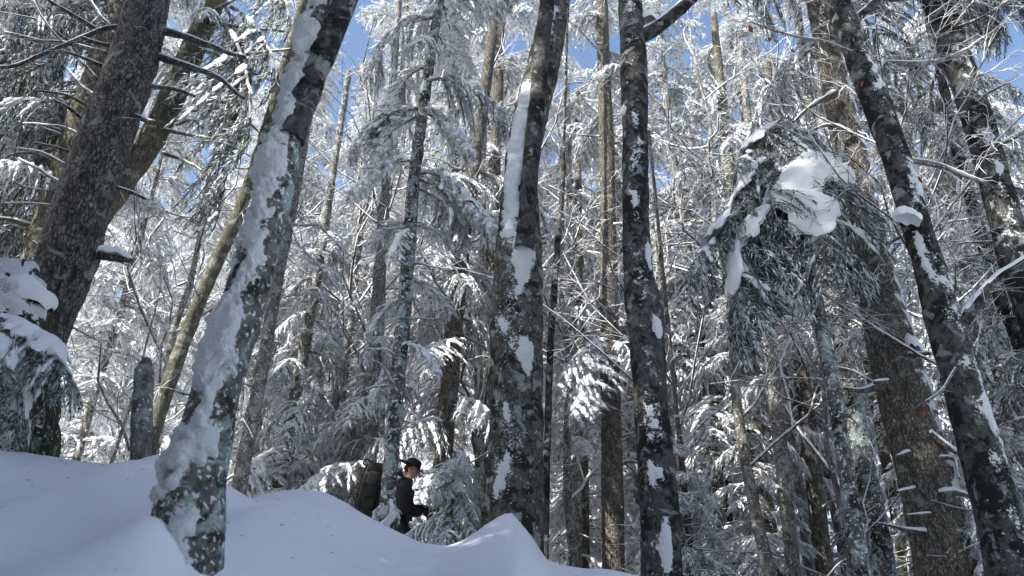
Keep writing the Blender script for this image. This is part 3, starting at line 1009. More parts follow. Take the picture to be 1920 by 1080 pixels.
# broken post in the bank
rE, PE, RE = traced('broken_post', 'short snapped dead stem standing in the snow bank left of the plastered beech', 'dead stem', 6.4,
    [(262, 900, 36), (265, 800, 36), (269, 730, 35), (271, 694, 33), (276, 672, 12)], B_YOUNG, 6, up=0, nseg=20, amp=0.008)
# ------------------------------------------------------------------ the snow plastered beech, left
C_D = 4.6
rC, PC, RC = traced('beech_tree', 'leaning forked beech plastered with snow, nearest trunk on the left', 'beech', C_D,
    [(328, 1130, 150), (346, 1030, 132), (360, 920, 114), (379, 840, 99), (404, 740, 92), (428, 665, 88), (466, 540, 80), (505, 400, 71), (527, 300, 66), (548, 220, 62), (562, 170, 58), (582, 90, 55), (602, 10, 53), (614, -50, 52)], B_BEECHW, 7, up=3, nseg=72, amp=0.012, freq=12, flute=0.10, thick=0.045, fine=1.8,
    crust=dict(dirv=(-0.22, -1.0, 0.1), bias=0.70, nscale=(8.0, 4.0), zr=(0.0, 8), sharp=1.5, rough=1.0))
PC2, RC2 = trunk_path(C_D - 0.06, [(545, 262, 52), (566, 200, 50), (592, 130, 48), (620, 70, 46), (648, 0, 42)], up=3, foot='none')
add_trunk(rC, PC2, RC2, B_BEECHD, 8, nseg=32, name='limb', crust=dict(dirv=(-0.9, -0.2, 0.3), bias=0.95, nscale=(6, 4)))
# ------------------------------------------------------------------ thin trunks between the beeches
rD, PD, RD = traced('young_tree', 'thin leaning trunk with sunlit moss left of the plastered beech', 'tree', 10.0,
    [(265, 900, 29), (290, 800, 28), (330, 680, 27), (372, 570, 26), (415, 470, 25), (455, 380, 23), (500, 240, 20), (540, 100, 16)], B_MOSSY, 9, up=3, nseg=20)
rand_dead(rD, PD, RD, B_YOUNG, 70, 9, (3.6, 8), (0.5, 1.6), twigs=(3, 9))
rF, PF, RF = traced('young_tree', 'slim rimed trunk just right of the plastered beech', 'tree', 11.8,
    [(445, 930, 30), (470, 800, 28), (500, 640, 25), (520, 520, 24), (548, 380, 22), (580, 200, 18)], B_YOUNG, 10, up=3, nseg=18)
rand_dead(rF, PF, RF, B_YOUNG, 71, 10, (3.2, 9), (0.4, 1.2), twigs=(2, 8))
rG, PG, RG = traced('spruce_tree', 'snow-draped young spruce with sunlit tips rising behind the middle snow mound', 'spruce', 13.2,
    [(510, 980, 26), (530, 860, 25), (555, 740, 23), (580, 600, 21), (600, 480, 18), (622, 340, 14)], B_YOUNG, 11, up=3, nseg=16)
boughs(rG, PG, RG, 72, 32, (3.0, 8.5), (1.0, 1.5), ['fan', 'fan', 'tassel'], pitch=(-0.35, 0.05), wide=1.15)
rI, PI_, RI = traced('young_tree', 'slim grey trunk with a snow wad just left of the hiker', 'tree', 12.6,
    [(690, 1000, 32), (694, 800, 30), (703, 660, 28), (711, 540, 25), (716, 440, 20), (730, 250, 16)], B_YOUNG, 12, up=4, nseg=18)
cap(rI, W(703, 745, 12.4), 0.09, 0.08, 0.26, 21, name='snow_wad')
boughs(rI, PI_, RI, 73, 24, (2.8, 6.0), (0.9, 1.5), ['fan', 'tassel'], pitch=(-0.4, 0.0))
rJ, PJ, RJ = traced('spruce_tree', 'slender tan spruce pole with snowy boughs between the hiker and the central beech', 'spruce', 12.4,
    [(812, 1040, 34), (832, 860, 34), (848, 650, 33), (862, 520, 30), (876, 400, 26), (905, 200, 22), (932, 0, 18)], B_BROWN, 13, up=4, nseg=20)
boughs(rJ, PJ, RJ, 74, 17, (2.6, 9.5), (0.9, 1.7), ['fan', 'tassel', 'rime'], pitch=(-0.4, 0.05), taper=False)
rand_dead(rJ, PJ, RJ, B_YOUNG, 75, 14, (3, 10), (0.5, 1.3), twigs=(2, 8))
# the rimed trunk in front of the hiker
H_D = 9.3
rH, PH, RH = traced('spruce_tree', 'slim rimed spruce trunk standing in front of the hiker', 'spruce', H_D,
    [(721, 1010, 33), (727, 942, 30), (732, 881, 29), (743, 740, 29), (756, 600, 27), (766, 470, 25), (776, 340, 23), (790, 230, 21), (808, 100, 19), (825, 0, 17)], B_BEECHW, 14, up=4, nseg=28, amp=0.010, freq=16)
rand_dead(rH, PH, RH, B_YOUNG, 76, 18, (2.0, 3.4), (0.05, 0.16), snow=1.6)
rand_dead(rH, PH, RH, B_YOUNG, 176, 16, (3.6, 6.4), (0.1, 0.6), snow=1.4)
for i, (a, c, k, w) in enumerate([
        ((786, 205), (645, 285), 'fan', .75), ((784, 215), (690, 330), 'fan', .8), ((786, 208), (880, 300), 'fan', .8), ((790, 200), (730, 245), 'fan', 1.0), ((792, 198), (850, 250), 'fan', 1.0),
        ((777, 320), (915, 385), 'fan', .8), ((776, 335), (925, 450), 'fan', .75), ((777, 325), (850, 390), 'fan', .9), ((778, 300), (660, 375), 'fan', .7), ((774, 350), (880, 470), 'tassel', .7),
        ((770, 418), (690, 452), 'fan', .9), ((769, 420), (850, 455), 'fan', .9), ((768, 430), (730, 490), 'fan', .8), ((762, 520), (850, 590), 'fan', .7), ((760, 560), (680, 630), 'fan', .7), ((752, 640), (820, 710), 'fan', .7), ((748, 700), (690, 760), 'fan', .7)]):
    pix_bough(rH, H_D, a, c, k, wide=w, dy=random.uniform(-0.35, 0.6), pad=(k == 'fan' and i % 3 != 2))
boughs(rH, PH, RH, 77, 13, (8.6, 13.5), (0.9, 1.6), ['fan', 'tassel', 'fan'], pitch=(-0.35, 0.05), taper=False)
pad(rH, H_D - 0.16, [(736, 935), (730, 955), (722, 985)], [8, 26, 34], 0.05, 35, name='snow_cap')
for i in range(9):
    add_bough(rH, W(728, 940, H_D), -PI / 2 + (i - 4) * 0.45, random.uniform(0.18, 0.30), 'fan', -0.55, 0, 1.0)
# young spruce by the hiker's hands
rY, PY, RY = traced('spruce_sapling', 'small snow-laden spruce in front of the hiker\'s outstretched arm', 'spruce', 9.9,
    [(845, 1060, 9), (848, 960, 7), (851, 845, 4)], B_YOUNG, 15, up=0, nseg=10, amp=0.003)
boughs(rY, PY, RY, 78, 30, (float(PY[0][2]) + 0.35, float(PY[-1][2])), (0.55, 0.85), ['fan', 'fan', 'rime'], pitch=(-0.55, -0.1), wide=1.15)
# ------------------------------------------------------------------ the big central beech
K_D = 9.1
ZK = lambda py: float(W(970, py, K_D)[2])
rK, PK, RK = traced('beech_tree', 'thickest central beech with forked top, snow cone at its foot', 'beech', K_D,
    [(958, 1080, 124), (962, 1000, 114), (966, 900, 106), (968, 780, 103), (968, 660, 100), (970, 560, 95), (972, 450, 82), (976, 340, 68), (990, 240, 62), (1010, 160, 62), (1028, 80, 58), (1042, 0, 52)], B_BEECH, 16, up=4, nseg=72, amp=0.016, freq=9, flute=0.07, thick=0.04, fine=1.4,
    crust=dict(dirv=(-0.25, -1, 0), bias=1.3, nscale=(5, 2.4), bands=[(ZK(300), 1.5, (-0.45, -1, 0), 0.66, 0.75), (ZK(480), 0.5, (0.25, -1, 0), 0.80, 0.7), (ZK(690), 0.30, (0.35, -1, 0), 0.92, 0.6), (ZK(900), 0.30, (-0.5, -1, 0), 0.8, 0.45), (ZK(75), 0.5, (-0.2, -1, 0), 0.8, 0.7)]))
PK2, RK2 = trunk_path(K_D - 0.28, [(982, 470, 40), (990, 380, 32), (998, 280, 30), (1008, 180, 30), (1016, 90, 29), (1026, 0, 28)], up=3, foot='none')
add_trunk(rK, PK2, RK2, B_BEECHD, 17, nseg=28, name='limb')
# ------------------------------------------------------------------ spruce pole and dark beech right of centre
rL, PL, RL = traced('spruce_tree', 'straight spruce pole with many stubs between central beech and dark beech', 'spruce', 13.8,
    [(1150, 1080, 44), (1148, 900, 41), (1144, 700, 37), (1141, 500, 33), (1138, 300, 28), (1133, 150, 25), (1128, 0, 22)], B_BROWN, 18, up=5, nseg=28, amp=0.008)
rand_dead(rL, PL, RL, B_BROWN, 80, 60, (2.2, 17), (0.06, 0.22), snow=1.0)
rand_dead(rL, PL, RL, B_YOUNG, 81, 26, (4, 17), (0.7, 1.9), twigs=(3, 10), snow=0.9)
boughs(rL, PL, RL, 82, 9, (11, 19), (1.0, 1.9), ['tassel', 'rime'], pitch=(-0.35, 0.1), taper=False)
for a, c in [((1140, 640), (1040, 720)), ((1145, 640), (1215, 700)), ((1140, 660), (1085, 790))]:
    pix_bough(rL, 13.5, a, c, 'fan', wide=0.9, dy=-0.5)
M_D = 8.2
ZM = lambda py: float(W(1200, py, M_D)[2])
rM, PM, RM = traced('beech_tree', 'dark smooth beech right of centre with a raised side limb at its top', 'beech', M_D,
    [(1242, 1120, 82), (1238, 1000, 74), (1228, 860, 68), (1220, 740, 66), (1214, 640, 68), (1207, 575, 70), (1196, 500, 56), (1192, 400, 50), (1191, 280, 50), (1190, 180, 50), (1186, 80, 46), (1181, 0, 42)], B_BEECHD, 19, up=4, nseg=56, amp=0.010, freq=8, flute=0.08, thick=0.03, fine=1.3,
    crust=dict(dirv=(-0.2, -1, 0), bias=1.2, nscale=(6, 4), bands=[(ZM(1030), 0.34, (0.1, -1, 0), 0.93, 0.8), (ZM(630), 0.12, (0.6, -1, 0), 0.90, 0.6), (ZM(212), 0.09, (-1.0, -0.4, 0), 0.9, 0.6), (ZM(890), 0.18, (-0.5, -1, 0), 0.92, 0.3), (ZM(490), 0.16, (0.8, -0.8, 0), 0.90, 0.5)]))
bM = pix_branch(rM, M_D - 0.02, [(1190, 72), (1215, 62), (1240, 46), (1272, 20), (1310, -14)], 30, 20, B_BEECHD, snow=0.25, seed=640, name='limb')
cap(rM, W(1219, 38, M_D - 0.05), 0.13, 0.12, 0.13, 41, name='snow_wad', tilt=(-0.25, 0))
# ------------------------------------------------------------------ bent snow loaded spruce, right
N_D = 9.0
rN, PN, RN = traced('spruce_tree', 'spindly spruce whose bent crown carries the thickest snow pads, right of centre', 'spruce', N_D,
    [(1612, 1110, 38), (1600, 980, 32), (1580, 840, 29), (1558, 700, 27), (1538, 600, 25), (1518, 500, 21), (1503, 400, 17), (1492, 300, 13), (1484, 225, 8)], B_BEECHW, 20, up=0, nseg=20, amp=0.006)
NB = [((1486, 248), (1398, 312), 'load', .9, -0.2), ((1486, 248), (1570, 312), 'load', .9, -0.1), ((1487, 250), (1462, 318), 'load', 1.0, -0.55),
      ((1490, 305), (1338, 415), 'load', .75, -0.2), ((1490, 305), (1630, 405), 'load', .75, -0.2), ((1492, 312), (1508, 415), 'load', 1.1, -1.0), ((1491, 305), (1575, 400), 'load', .9, -0.7), ((1491, 308), (1425, 400), 'load', .9, -0.6),
      ((1494, 365), (1296, 540), 'load', .6, 0.1), ((1494, 352), (1668, 445), 'load', .6, 0.2), ((1496, 385), (1318, 590), 'load', .6, -0.3),
      ((1495, 340), (1385, 560), 'dark', .6, 0.3), ((1498, 380), (1350, 640), 'dark', .6, 0.2), ((1500, 400), (1430, 610), 'dark', .6, 0.3), ((1497, 350), (1455, 540), 'dark', .7, 0.5), ((1499, 390), (1610, 540), 'dark', .5, 0.5), ((1492, 310), (1420, 470), 'dark', .7, 0.6)]
for i, (a, c, k_, w, dy) in enumerate(NB):
    pix_bough(rN, N_D, a, c, k_, wide=w * (1.35 if k_ == 'load' else 1.1), dy=dy, pad=(k_ == 'load' and i not in (2, 7)), var=(i * 2 + i // 3) % 3, stretch=1.25 if i < 2 else 1.0)
rand_dead(rN, PN, RN, B_YOUNG, 83, 18, (3.8, 5.8), (0.3, 0.9), twigs=(6, 14), snow=0.9, thick=0.09, rise=(-0.1, 0.3))
# ------------------------------------------------------------------ the big trunks on the right
P_D = 9.9
rP, PP, RP = traced('spruce_tree', 'thick tan spruce trunk with snow-topped stubs, right', 'spruce', P_D,
    [(1785, 1120, 118), (1772, 1060, 108), (1742, 920, 101), (1712, 800, 96), (1680, 680, 88), (1650, 560, 76), (1622, 430, 66), (1598, 310, 58), (1568, 170, 50), (1545, 60, 42), (1530, 0, 38)], B_BROWN, 21, up=5, nseg=56, amp=0.014, freq=12, crust=dict(dirv=(1, -0.35, 0), bias=0.85, nscale=(8, 7), sharp=1.2), thick=0.02)
for i, (p, w0, w1) in enumerate([([(1655, 722), (1620, 732), (1582, 727)], 13, 6), ([(1665, 716), (1640, 716)], 9, 7), ([(1735, 1000), (1690, 992), (1647, 983)], 9, 5), ([(1715, 919), (1683, 922)], 10, 6),
        ([(1745, 966), (1700, 966)], 8, 5), ([(1705, 852), (1682, 855)], 12, 7), ([(1705, 668), (1745, 660)], 12, 7), ([(1745, 815), (1780, 838), (1810, 858)], 13, 9),
        ([(1760, 930), (1795, 924), (1825, 934)], 14, 8), ([(1762, 860), (1790, 862), (1800, 900)], 8, 4), ([(1565, 175), (1520, 200), (1480, 235)], 9, 4), ([(1600, 250), (1555, 235), (1510, 250)], 8, 3),
        ([(1590, 310), (1540, 320), (1490, 345)], 7, 3), ([(1640, 470), (1700, 440), (1760, 430)], 7, 3)]):
    pix_branch(rP, P_D - 0.3, p, w0 * 1.15, w1 * 0.8, B_BROWN, dy=-0.2, snow=1.5, seed=700 + i, twigs=3 if len(p) > 2 else 0)
cap(rP, W(1715, 650, P_D - 0.35), 0.10, 0.1, 0.16, 51, name='snow_wad', tilt=(-0.8, 0))
rand_dead(rP, PP, RP, B_BROWN, 84, 12, (2, 9), (0.05, 0.16), snow=1.2)
boughs(rP, PP, RP, 85, 14, (10, 16), (1.4, 2.4), ['tassel', 'rime', 'dark'], pitch=(-0.35, 0.1), taper=False)
Q_D = 7.7
ZQ = lambda py: float(W(1800, py, Q_D)[2])
rQ, PQ, RQ = traced('beech_tree', 'dark leaning beech right of the tan spruce, rime and lichen patches, low limb', 'beech', Q_D,
    [(1905, 1120, 92), (1880, 1000, 84), (1848, 880, 78), (1822, 780, 74), (1795, 680, 70), (1768, 600, 65), (1742, 500, 56), (1712, 400, 50), (1682, 300, 48), (1645, 200, 48), (1610, 110, 46), (1568, 0, 42)], B_BEECHD, 22, up=4, nseg=52, amp=0.010, freq=8, flute=0.07, thick=0.02,
    crust=dict(dirv=(0.3, -1, 0), bias=1.12, nscale=(7, 5), bands=[(ZQ(770), 0.4, (0.5, -1, 0), 0.85, 0.3), (ZQ(860), 0.25, (0.7, -0.6, 0), 0.88, 0.25), (ZQ(480), 0.3, (-0.6, -0.8, 0), 0.85, 0.2)]))
pix_branch(rQ, Q_D - 0.05, [(1790, 660), (1802, 615), (1835, 562), (1880, 520), (1945, 470)], 28, 18, B_BEECHD, snow=0.35, seed=720, twigs=8, name='limb')
pix_branch(rQ, Q_D - 0.05, [(1604, 100), (1606, 40), (1630, 14), (1665, -20)], 20, 14, B_BEECHD, snow=0.4, seed=721, twigs=6, name='limb')
pix_branch(rQ, Q_D + 0.3, [(1660, 118), (1720, 120), (1770, 112), (1815, 92)], 11, 7, B_YOUNG, snow=0.6, seed=722, twigs=8)
pix_branch(rQ, Q_D + 0.5, [(1700, 300), (1760, 310), (1810, 330), (1850, 342)], 12, 7, B_YOUNG, snow=0.9, seed=723, twigs=8)
# last brown leaves on its twigs
pix_branch(rQ, Q_D - 0.1, [(1600, 98), (1545, 78), (1480, 66), (1405, 40)], 6, 3, B_YOUNG, snow=0.6, seed=724, twigs=14)
pix_branch(rQ, Q_D - 0.15, [(1792, 690), (1765, 730), (1735, 752)], 5, 3, B_YOUNG, snow=0.6, seed=725, twigs=6)
M_LEAF = plain('dead_leaf', (0.16, 0.062, 0.032), 0.8, 0.2, 0.3, 30)
lt = np.linspace(0, 1, 5)
lwd = np.array([0.0, 0.75, 1.0, 0.7, 0.0]) * 0.022
lv = np.concatenate([np.stack([lt * 0.075, lwd, -0.010 * lt + 0.010 * (lwd > 0)], -1), np.stack([lt * 0.075, 0 * lt, -0.010 * lt], -1), np.stack([lt * 0.075, -lwd, -0.010 * lt + 0.010 * (lwd > 0)], -1)])
lf = np.array([[i, i + 1, 5 + i + 1] for i in range(4)] + [[i, 5 + i + 1, 5 + i] for i in range(4)] + [[5 + i, 6 + i, 11 + i] for i in range(4)] + [[5 + i, 11 + i, 10 + i] for i in range(4)])
lme = mesh_from('leaf', lv, lf, np.zeros(16), [M_LEAF])
for p in [(1405, 47), (1437, 34), (1470, 60), (1442, 70), (1480, 92), (1505, 52), (1485, 30), (1620, 152), (1670, 197), (1720, 332), (1732, 355), (1740, 758), (1752, 768), (1732, 762), (1760, 752)]:
    lo_ = link('leaf', lme, rQ, Vector(W(p[0], p[1], Q_D - 0.25)) - rQ.location)
    lo_.rotation_euler = (random.uniform(-.6, .6), random.uniform(0.7, 1.4), random.uniform(0, 6.28))
    lo_.scale = [random.uniform(1.0, 1.5)] * 3
cap(rQ, W(1704, 408, Q_D - 0.22), 0.14, 0.1, 0.11, 61, name='snow_wad', tilt=(-0.3, 0))
rR, PR, RR = traced('beech_tree', 'rightmost dark trunk leaning in from the upper right edge', 'beech', 8.7,
    [(2010, 800, 72), (1960, 640, 66), (1910, 500, 60), (1868, 350, 54), (1825, 200, 52), (1755, 0, 46)], B_BEECHD, 23, up=4, nseg=44, amp=0.012, thick=0.015, crust=dict(dirv=(-0.3, -1, 0), bias=1.2, nscale=(7, 5), bands=[(float(W(1870, 330, 8.7)[2]), 0.6, (-0.2, -1, 0), 0.8, 0.1)]))
rand_dead(rR, PR, RR, B_YOUNG, 86, 14, (5, 10), (0.5, 1.6), twigs=(6, 14))
boughs(rR, PR, RR, 87, 12, (9.4, 12), (1.0, 1.7), ['dark'], az=(-1.2, 0.6), pitch=(-0.4, 0.1), taper=False)
# ------------------------------------------------------------------ slim trunks of the lower right
def slim(label, D, pts, m, seed, boughn=0, kinds=('fan',), zr=(4, 12), Lr=(0.8, 1.5), dead=10, name='spruce_tree', cat='spruce'):
    r, P_, R_ = traced(name, label, cat, D, pts, m, seed, up=5, nseg=16, amp=0.008)
    if dead:
        rand_dead(r, P_, R_, B_YOUNG, 900 + seed, dead, (1.5, float(P_[-1][2]) * 0.8), (0.3, 1.3), twigs=(2, 8))
    if boughn:
        boughs(r, P_, R_, 950 + seed, boughn, zr, Lr, list(kinds), pitch=(-0.4, 0.05), taper=False)
    return r
slim('sunlit yellowish trunk low right, left of the bent spruce stem', 15.6, [(1452, 1090, 38), (1432, 950, 37), (1415, 800, 34), (1400, 650, 30), (1385, 500, 26), (1365, 300, 20)], B_MOSSY, 31, 15, ('rime', 'fan', 'tassel'), (5.5, 16), (1.0, 1.8))
slim('grey slim trunk next to the sunlit yellowish trunk', 14.4, [(1490, 1090, 28), (1470, 900, 27), (1455, 760, 26), (1440, 600, 22), (1420, 400, 18)], B_YOUNG, 32, 9, ('fan', 'rime'), (5, 13), (0.8, 1.4))
slim('tan trunk behind the bent spruce stem with rimed boughs', 16.2, [(1548, 1090, 34), (1532, 950, 32), (1515, 800, 30), (1495, 620, 26), (1470, 400, 20)], B_BROWN, 33, 14, ('rime', 'tassel'), (6, 16), (1.0, 1.8))
slim('rime-speckled trunk leaning just left of the thick tan spruce', 11.4, [(1660, 1090, 44), (1640, 970, 40), (1615, 840, 37), (1590, 700, 33), (1565, 560, 28), (1545, 420, 24), (1530, 300, 20)], B_BEECHW, 34, 12, ('rime',), (6, 12), (0.8, 1.3))
slim('bright sunlit thin trunk glimpsed beside the thick tan spruce', 17.0, [(1695, 1060, 20), (1668, 900, 20), (1645, 780, 18), (1620, 640, 16)], B_MOSSY, 35, 8, ('rime', 'fan'), (6, 14), (0.9, 1.5), dead=4)
slim('short dark mossy stem under rimed boughs right of the dark beech', 17.5, [(1372, 1090, 18), (1362, 900, 17), (1354, 780, 16), (1345, 600, 14)], B_MOSSY, 36, 15, ('rime', 'fan'), (4, 14), (1.0, 1.7), dead=12)
slim('thin reddish stem right beside the dark beech', 12.0, [(1302, 1090, 13), (1288, 960, 12), (1272, 800, 10), (1262, 700, 8)], B_BROWN, 37, 0, dead=5, name='sapling_stem', cat='sapling')
slim('thin twin trunk low between central beech and spruce pole, left one', 16.5, [(1082, 1090, 22), (1080, 900, 21), (1076, 700, 18), (1070, 450, 14)], B_YOUNG, 38, 12, ('tassel', 'fan'), (3, 15), (0.9, 1.5))
slim('thin twin trunk low between central beech and spruce pole, right one', 17.2, [(1097, 1090, 19), (1095, 900, 18), (1090, 700, 16), (1086, 450, 13)], B_MOSSY, 39, 9, ('tassel', 'fan'), (3, 16), (0.9, 1.5))
slim('crooked dark sapling rising right of the central beech', 13.0, [(1022, 1090, 13), (1030, 700, 13), (1044, 480, 12), (1056, 330, 9), (1058, 260, 5)], B_BEECHD, 40, 0, dead=8, name='sapling_stem', cat='sapling')
slim('pale spruce stem high between rimed trunk and central beech', 15.0, [(905, 1000, 30), (915, 600, 26), (928, 300, 22), (934, 150, 20), (940, 0, 17)], B_BROWN, 43, 16, ('tassel', 'rime'), (7, 18), (1.0, 1.8), dead=16)
rV, PV, RV = traced('young_tree', 'dark slim trunk far right behind the leaning beech limb', 'tree', 12.5, [(1990, 900, 30), (1945, 740, 28), (1895, 600, 26), (1870, 540, 24), (1800, 300, 20), (1760, 120, 16)], B_BEECHD, 44, up=4, nseg=16)
boughs(rV, PV, RV, 97, 30, (3.0, 14), (1.1, 2.0), ['dark', 'tassel', 'dark'], pitch=(-0.4, 0.05), taper=False)
# slender fallen pole caught in the trees
rf = thing('fallen_pole', 'slender snow-covered pole fallen diagonally among the lower right trunks', 'fallen pole', tuple(W(1595, 940, 13.0)))
pix_branch(rf, 13.0, [(1595, 940), (1545, 868), (1500, 810), (1470, 760)], 11, 6, B_BROWN, dy=1.2, snow=1.0, seed=730, name='pole')

# ------------------------------------------------------------------ whole spruces behind
MID = [
    ('high', 690, 22.5, 1.15, 2.0, 'tall spruce closing the sky gap between plastered beech and rimed trunk'),
    ('tall', 1090, 24.0, 1.20, 0.4, 'tall spruce closing the sky gap beside the central beech fork'),
    ('high', 1930, 18.5, 1.10, 1.2, 'tall spruce closing the sky at the upper right corner'),
    ('high', 420, 23.0, 1.15, 3.6, 'tall spruce far behind the mossy leaning trunk'),
    ('mid', 165, 13.2, 0.85, 0.3, 'sunlit snowy spruce right behind the big grey leaning trunk'),
    ('mid', 640, 15.5, 0.95, 1.3, 'sunlit heavy-boughed spruce between the plastered beech and the rimed trunk'),
    ('tall', 1330, 17.0, 1.00, 2.2, 'bright rimed spruce filling the space right of the dark beech'),
    ('high', 1010, 20.0, 0.95, 0.9, 'green-tinged spruce whose crown shows right of the central beech fork'),
    ('mid', 1395, 15.0, 0.55, 2.9, 'low sunlit spruce with broad snowy fans right of the dark beech foot'),
    ('high', 830, 18.0, 1.00, 5.1, 'tall shaded spruce behind the slim rimed trunk'),
    ('high', 1500, 20.5, 1.05, 0.2, 'tall spruce behind the bent snow-loaded crown'),
    ('tall', 1720, 17.5, 1.00, 3.4, 'spruce seen between the tan spruce and the leaning right beech'),
    ('mid', 1900, 14.0, 1.00, 4.6, 'dark-green spruce at the right edge behind the leaning beech'),
    ('high', 60, 17.0, 1.00, 2.6, 'spruce deep behind the upper left dead branches'),
    ('tall', 1190, 21.0, 1.05, 5.6, 'spruce directly behind the dark beech'),
    ('mid', 735, 14.6, 0.60, 1.9, 'snowy spruce just behind the hiker\'s head'),
    ('mid', 1075, 18.5, 0.75, 3.0, 'blue-shaded spruce low between central beech and spruce pole'),
    ('mid', 300, 17.5, 0.80, 5.3, 'blue-shaded spruce behind the short snapped stem'),
    ('young', 560, 12.5, 0.75, 1.0, 'small spruce top peeping over the snow notch'),
    ('young', 1260, 12.0, 0.85, 2.0, 'small rimed spruce low beside the dark beech foot'),
    ('young', 1700, 12.0, 0.80, 0.5, 'small snow-covered spruce behind the tan spruce foot'),
    ('young', 1835, 9.6, 0.75, 3.1, 'small spruce between the tan spruce and the leaning beech foot'),
]
for i, (k_, px, y, sc, rz, lab) in enumerate(MID):
    whole_spruce(k_, px_x(px, y), y, sc, rz, lab, 'snowy spruces behind the foreground trunks')
BARES = [
    (0, 480, 17.0, 1.25, 4.1, 'tall rimed broadleaf seen above the leaning plastered beech'),
    (0, 900, 14.2, 1.10, 0.6, 'rimed broadleaf twigs just left of the central beech'),
    (1, 700, 13.4, 1.25, 2.5, 'rimed broadleaf twigs above the hiker'),
    (0, 1390, 13.6, 1.10, 1.7, 'rimed broadleaf between the dark beech and bent spruce'),
    (0, 1480, 18.0, 1.30, 5.5, 'tall rimed broadleaf high behind the bent spruce crown'),
    (0, 1800, 15.0, 1.20, 3.8, 'tall rimed broadleaf at the upper right behind the leaning beech'),
    (0, 160, 15.0, 1.20, 2.4, 'rimed broadleaf seen left of the big grey trunk'),
    (0, 300, 13.5, 0.95, 0.5, 'twiggy rimed broadleaf behind the short snapped stem'),
    (0, 400, 15.5, 1.00, 1.9, 'twiggy rimed broadleaf between the thin mossy trunk and plastered beech'),
    (0, 1060, 15.2, 1.00, 3.3, 'bare upright many-stemmed broadleaf right of the central beech'),
    (1, 1255, 13.0, 1.10, 4.4, 'rimed broadleaf twigs right of the dark beech'),
    (1, 1720, 10.8, 1.15, 0.7, 'rimed twiggy broadleaf between the tan spruce and leaning beech'),
    (1, 1850, 9.2, 1.15, 2.2, 'rimed twiggy broadleaf between the leaning beech and rightmost trunk'),
    (2, 1560, 10.5, 1.15, 5.0, 'fine rimed shrub around the bent spruce stem'),
    (2, 230, 11.5, 0.9, 5.9, 'fine rimed shrub behind the snow bank at left'),
    (0, 620, 14.5, 1.05, 2.8, 'rimed broadleaf among the boughs above the middle mound'),
    (0, 1600, 14.0, 1.10, 0.0, 'tall rimed broadleaf behind the tan spruce top'),
]
for i, (k_, px, y, sc, rz, lab) in enumerate(BARES):
    bare_tree(k_, px_x(px, y), y, sc, rz, lab, 'rimed leafless trees')
# unseen spruces added round the viewer to shade the bank and near trunks
SHADE_SPRUCES = [(-8.0, 3.6, 'tall', 0.92), (-10.6, 2.2, 'tall', 0.95), (-13.6, 0.6, 'tall', 1.0), (-7.4, 1.0, 'tall', 1.12), (-5.2, 0.4, 'tall', 1.12), (-5.6, 2.3, 'mid', 0.8), (-6.9, 4.2, 'mid', 0.85),
          (-9.5, -1.0, 'tall', 1.0), (-6.0, -1.8, 'tall', 1.0), (-3.2, -1.6, 'tall', 0.95), (-1.0, -3.5, 'tall', 0.9), (-4.2, -4.5, 'tall', 1.0), (-7.5, -5.0, 'tall', 1.0), (-11.0, -4.0, 'high', 1.0),
          (1.8, -6.0, 'tall', 1.0), (-1.5, -7.5, 'tall', 1.0), (5.5, -3.5, 'high', 0.9), (-4.3, 1.5, 'mid', 0.7), (-6.4, -0.6, 'tall', 1.12), (-8.9, 1.5, 'tall', 1.0), (-6.4, 2.9, 'mid', 0.95), (-2.4, -0.8, 'mid', 1.0), (-4.6, -1.6, 'tall', 0.85), (8.5, 1.0, 'tall', 0.9), (10.5, 5.5, 'high', 0.9)]
for i, (x, y, k_, sc) in enumerate(SHADE_SPRUCES):
    whole_spruce(k_, x, y, sc, i * 1.1, 'unseen spruce added round the snow bank to shade the foreground', 'spruces added out of view for shade')

# ------------------------------------------------------------------ the far wood: one mass
rng = np.random.default_rng(99)
pts, idx = [], []
for _ in range(4000):
    y = rng.uniform(21, 95)
    x = rng.uniform(-0.74, 0.74) * (y + 4)
    if any((x - p[0]) ** 2 + (y - p[1]) ** 2 < (2.6 + 0.03 * y) ** 2 for p in pts):
        continue
    pts.append((x, y, float(ground(x, y)) - 0.2))
    idx.append(int(rng.choice([0, 1, 2, 3], p=[.26, .16, .24, .34])))
    if len(pts) >= 170:
        break
me = bpy.data.meshes.new('forest')
me.from_pydata(pts, [], [])
at = me.attributes.new('pick', 'INT', 'POINT')
at.data.foreach_set('value', np.array(idx, np.int32))
far = link('forest', me, kind='stuff')
far['label'] = 'snowy forest rising on the slope far behind'
ng = bpy.data.node_groups.new('far_wood', 'GeometryNodeTree')
ng.interface.new_socket('Geometry', in_out='INPUT', socket_type='NodeSocketGeometry')
ng.interface.new_socket('Geometry', in_out='OUTPUT', socket_type='NodeSocketGeometry')
gi, go = ng.nodes.new('NodeGroupInput'), ng.nodes.new('NodeGroupOutput')
jn = ng.nodes.new('GeometryNodeJoinGeometry')
na = ng.nodes.new('GeometryNodeInputNamedAttribute')
na.data_type = 'INT'
na.inputs['Name'].default_value = 'pick'
rr_ = ng.nodes.new('FunctionNodeRandomValue')
rr_.data_type = 'FLOAT_VECTOR'
rr_.inputs[0].default_value = (-0.03, -0.03, 0)
rr_.inputs[1].default_value = (0.03, 0.03, 6.283)
rs_ = ng.nodes.new('FunctionNodeRandomValue')
rs_.data_type = 'FLOAT'
rs_.inputs[2].default_value = 0.75
rs_.inputs[3].default_value = 1.15
rs_.inputs['Seed'].default_value = 5
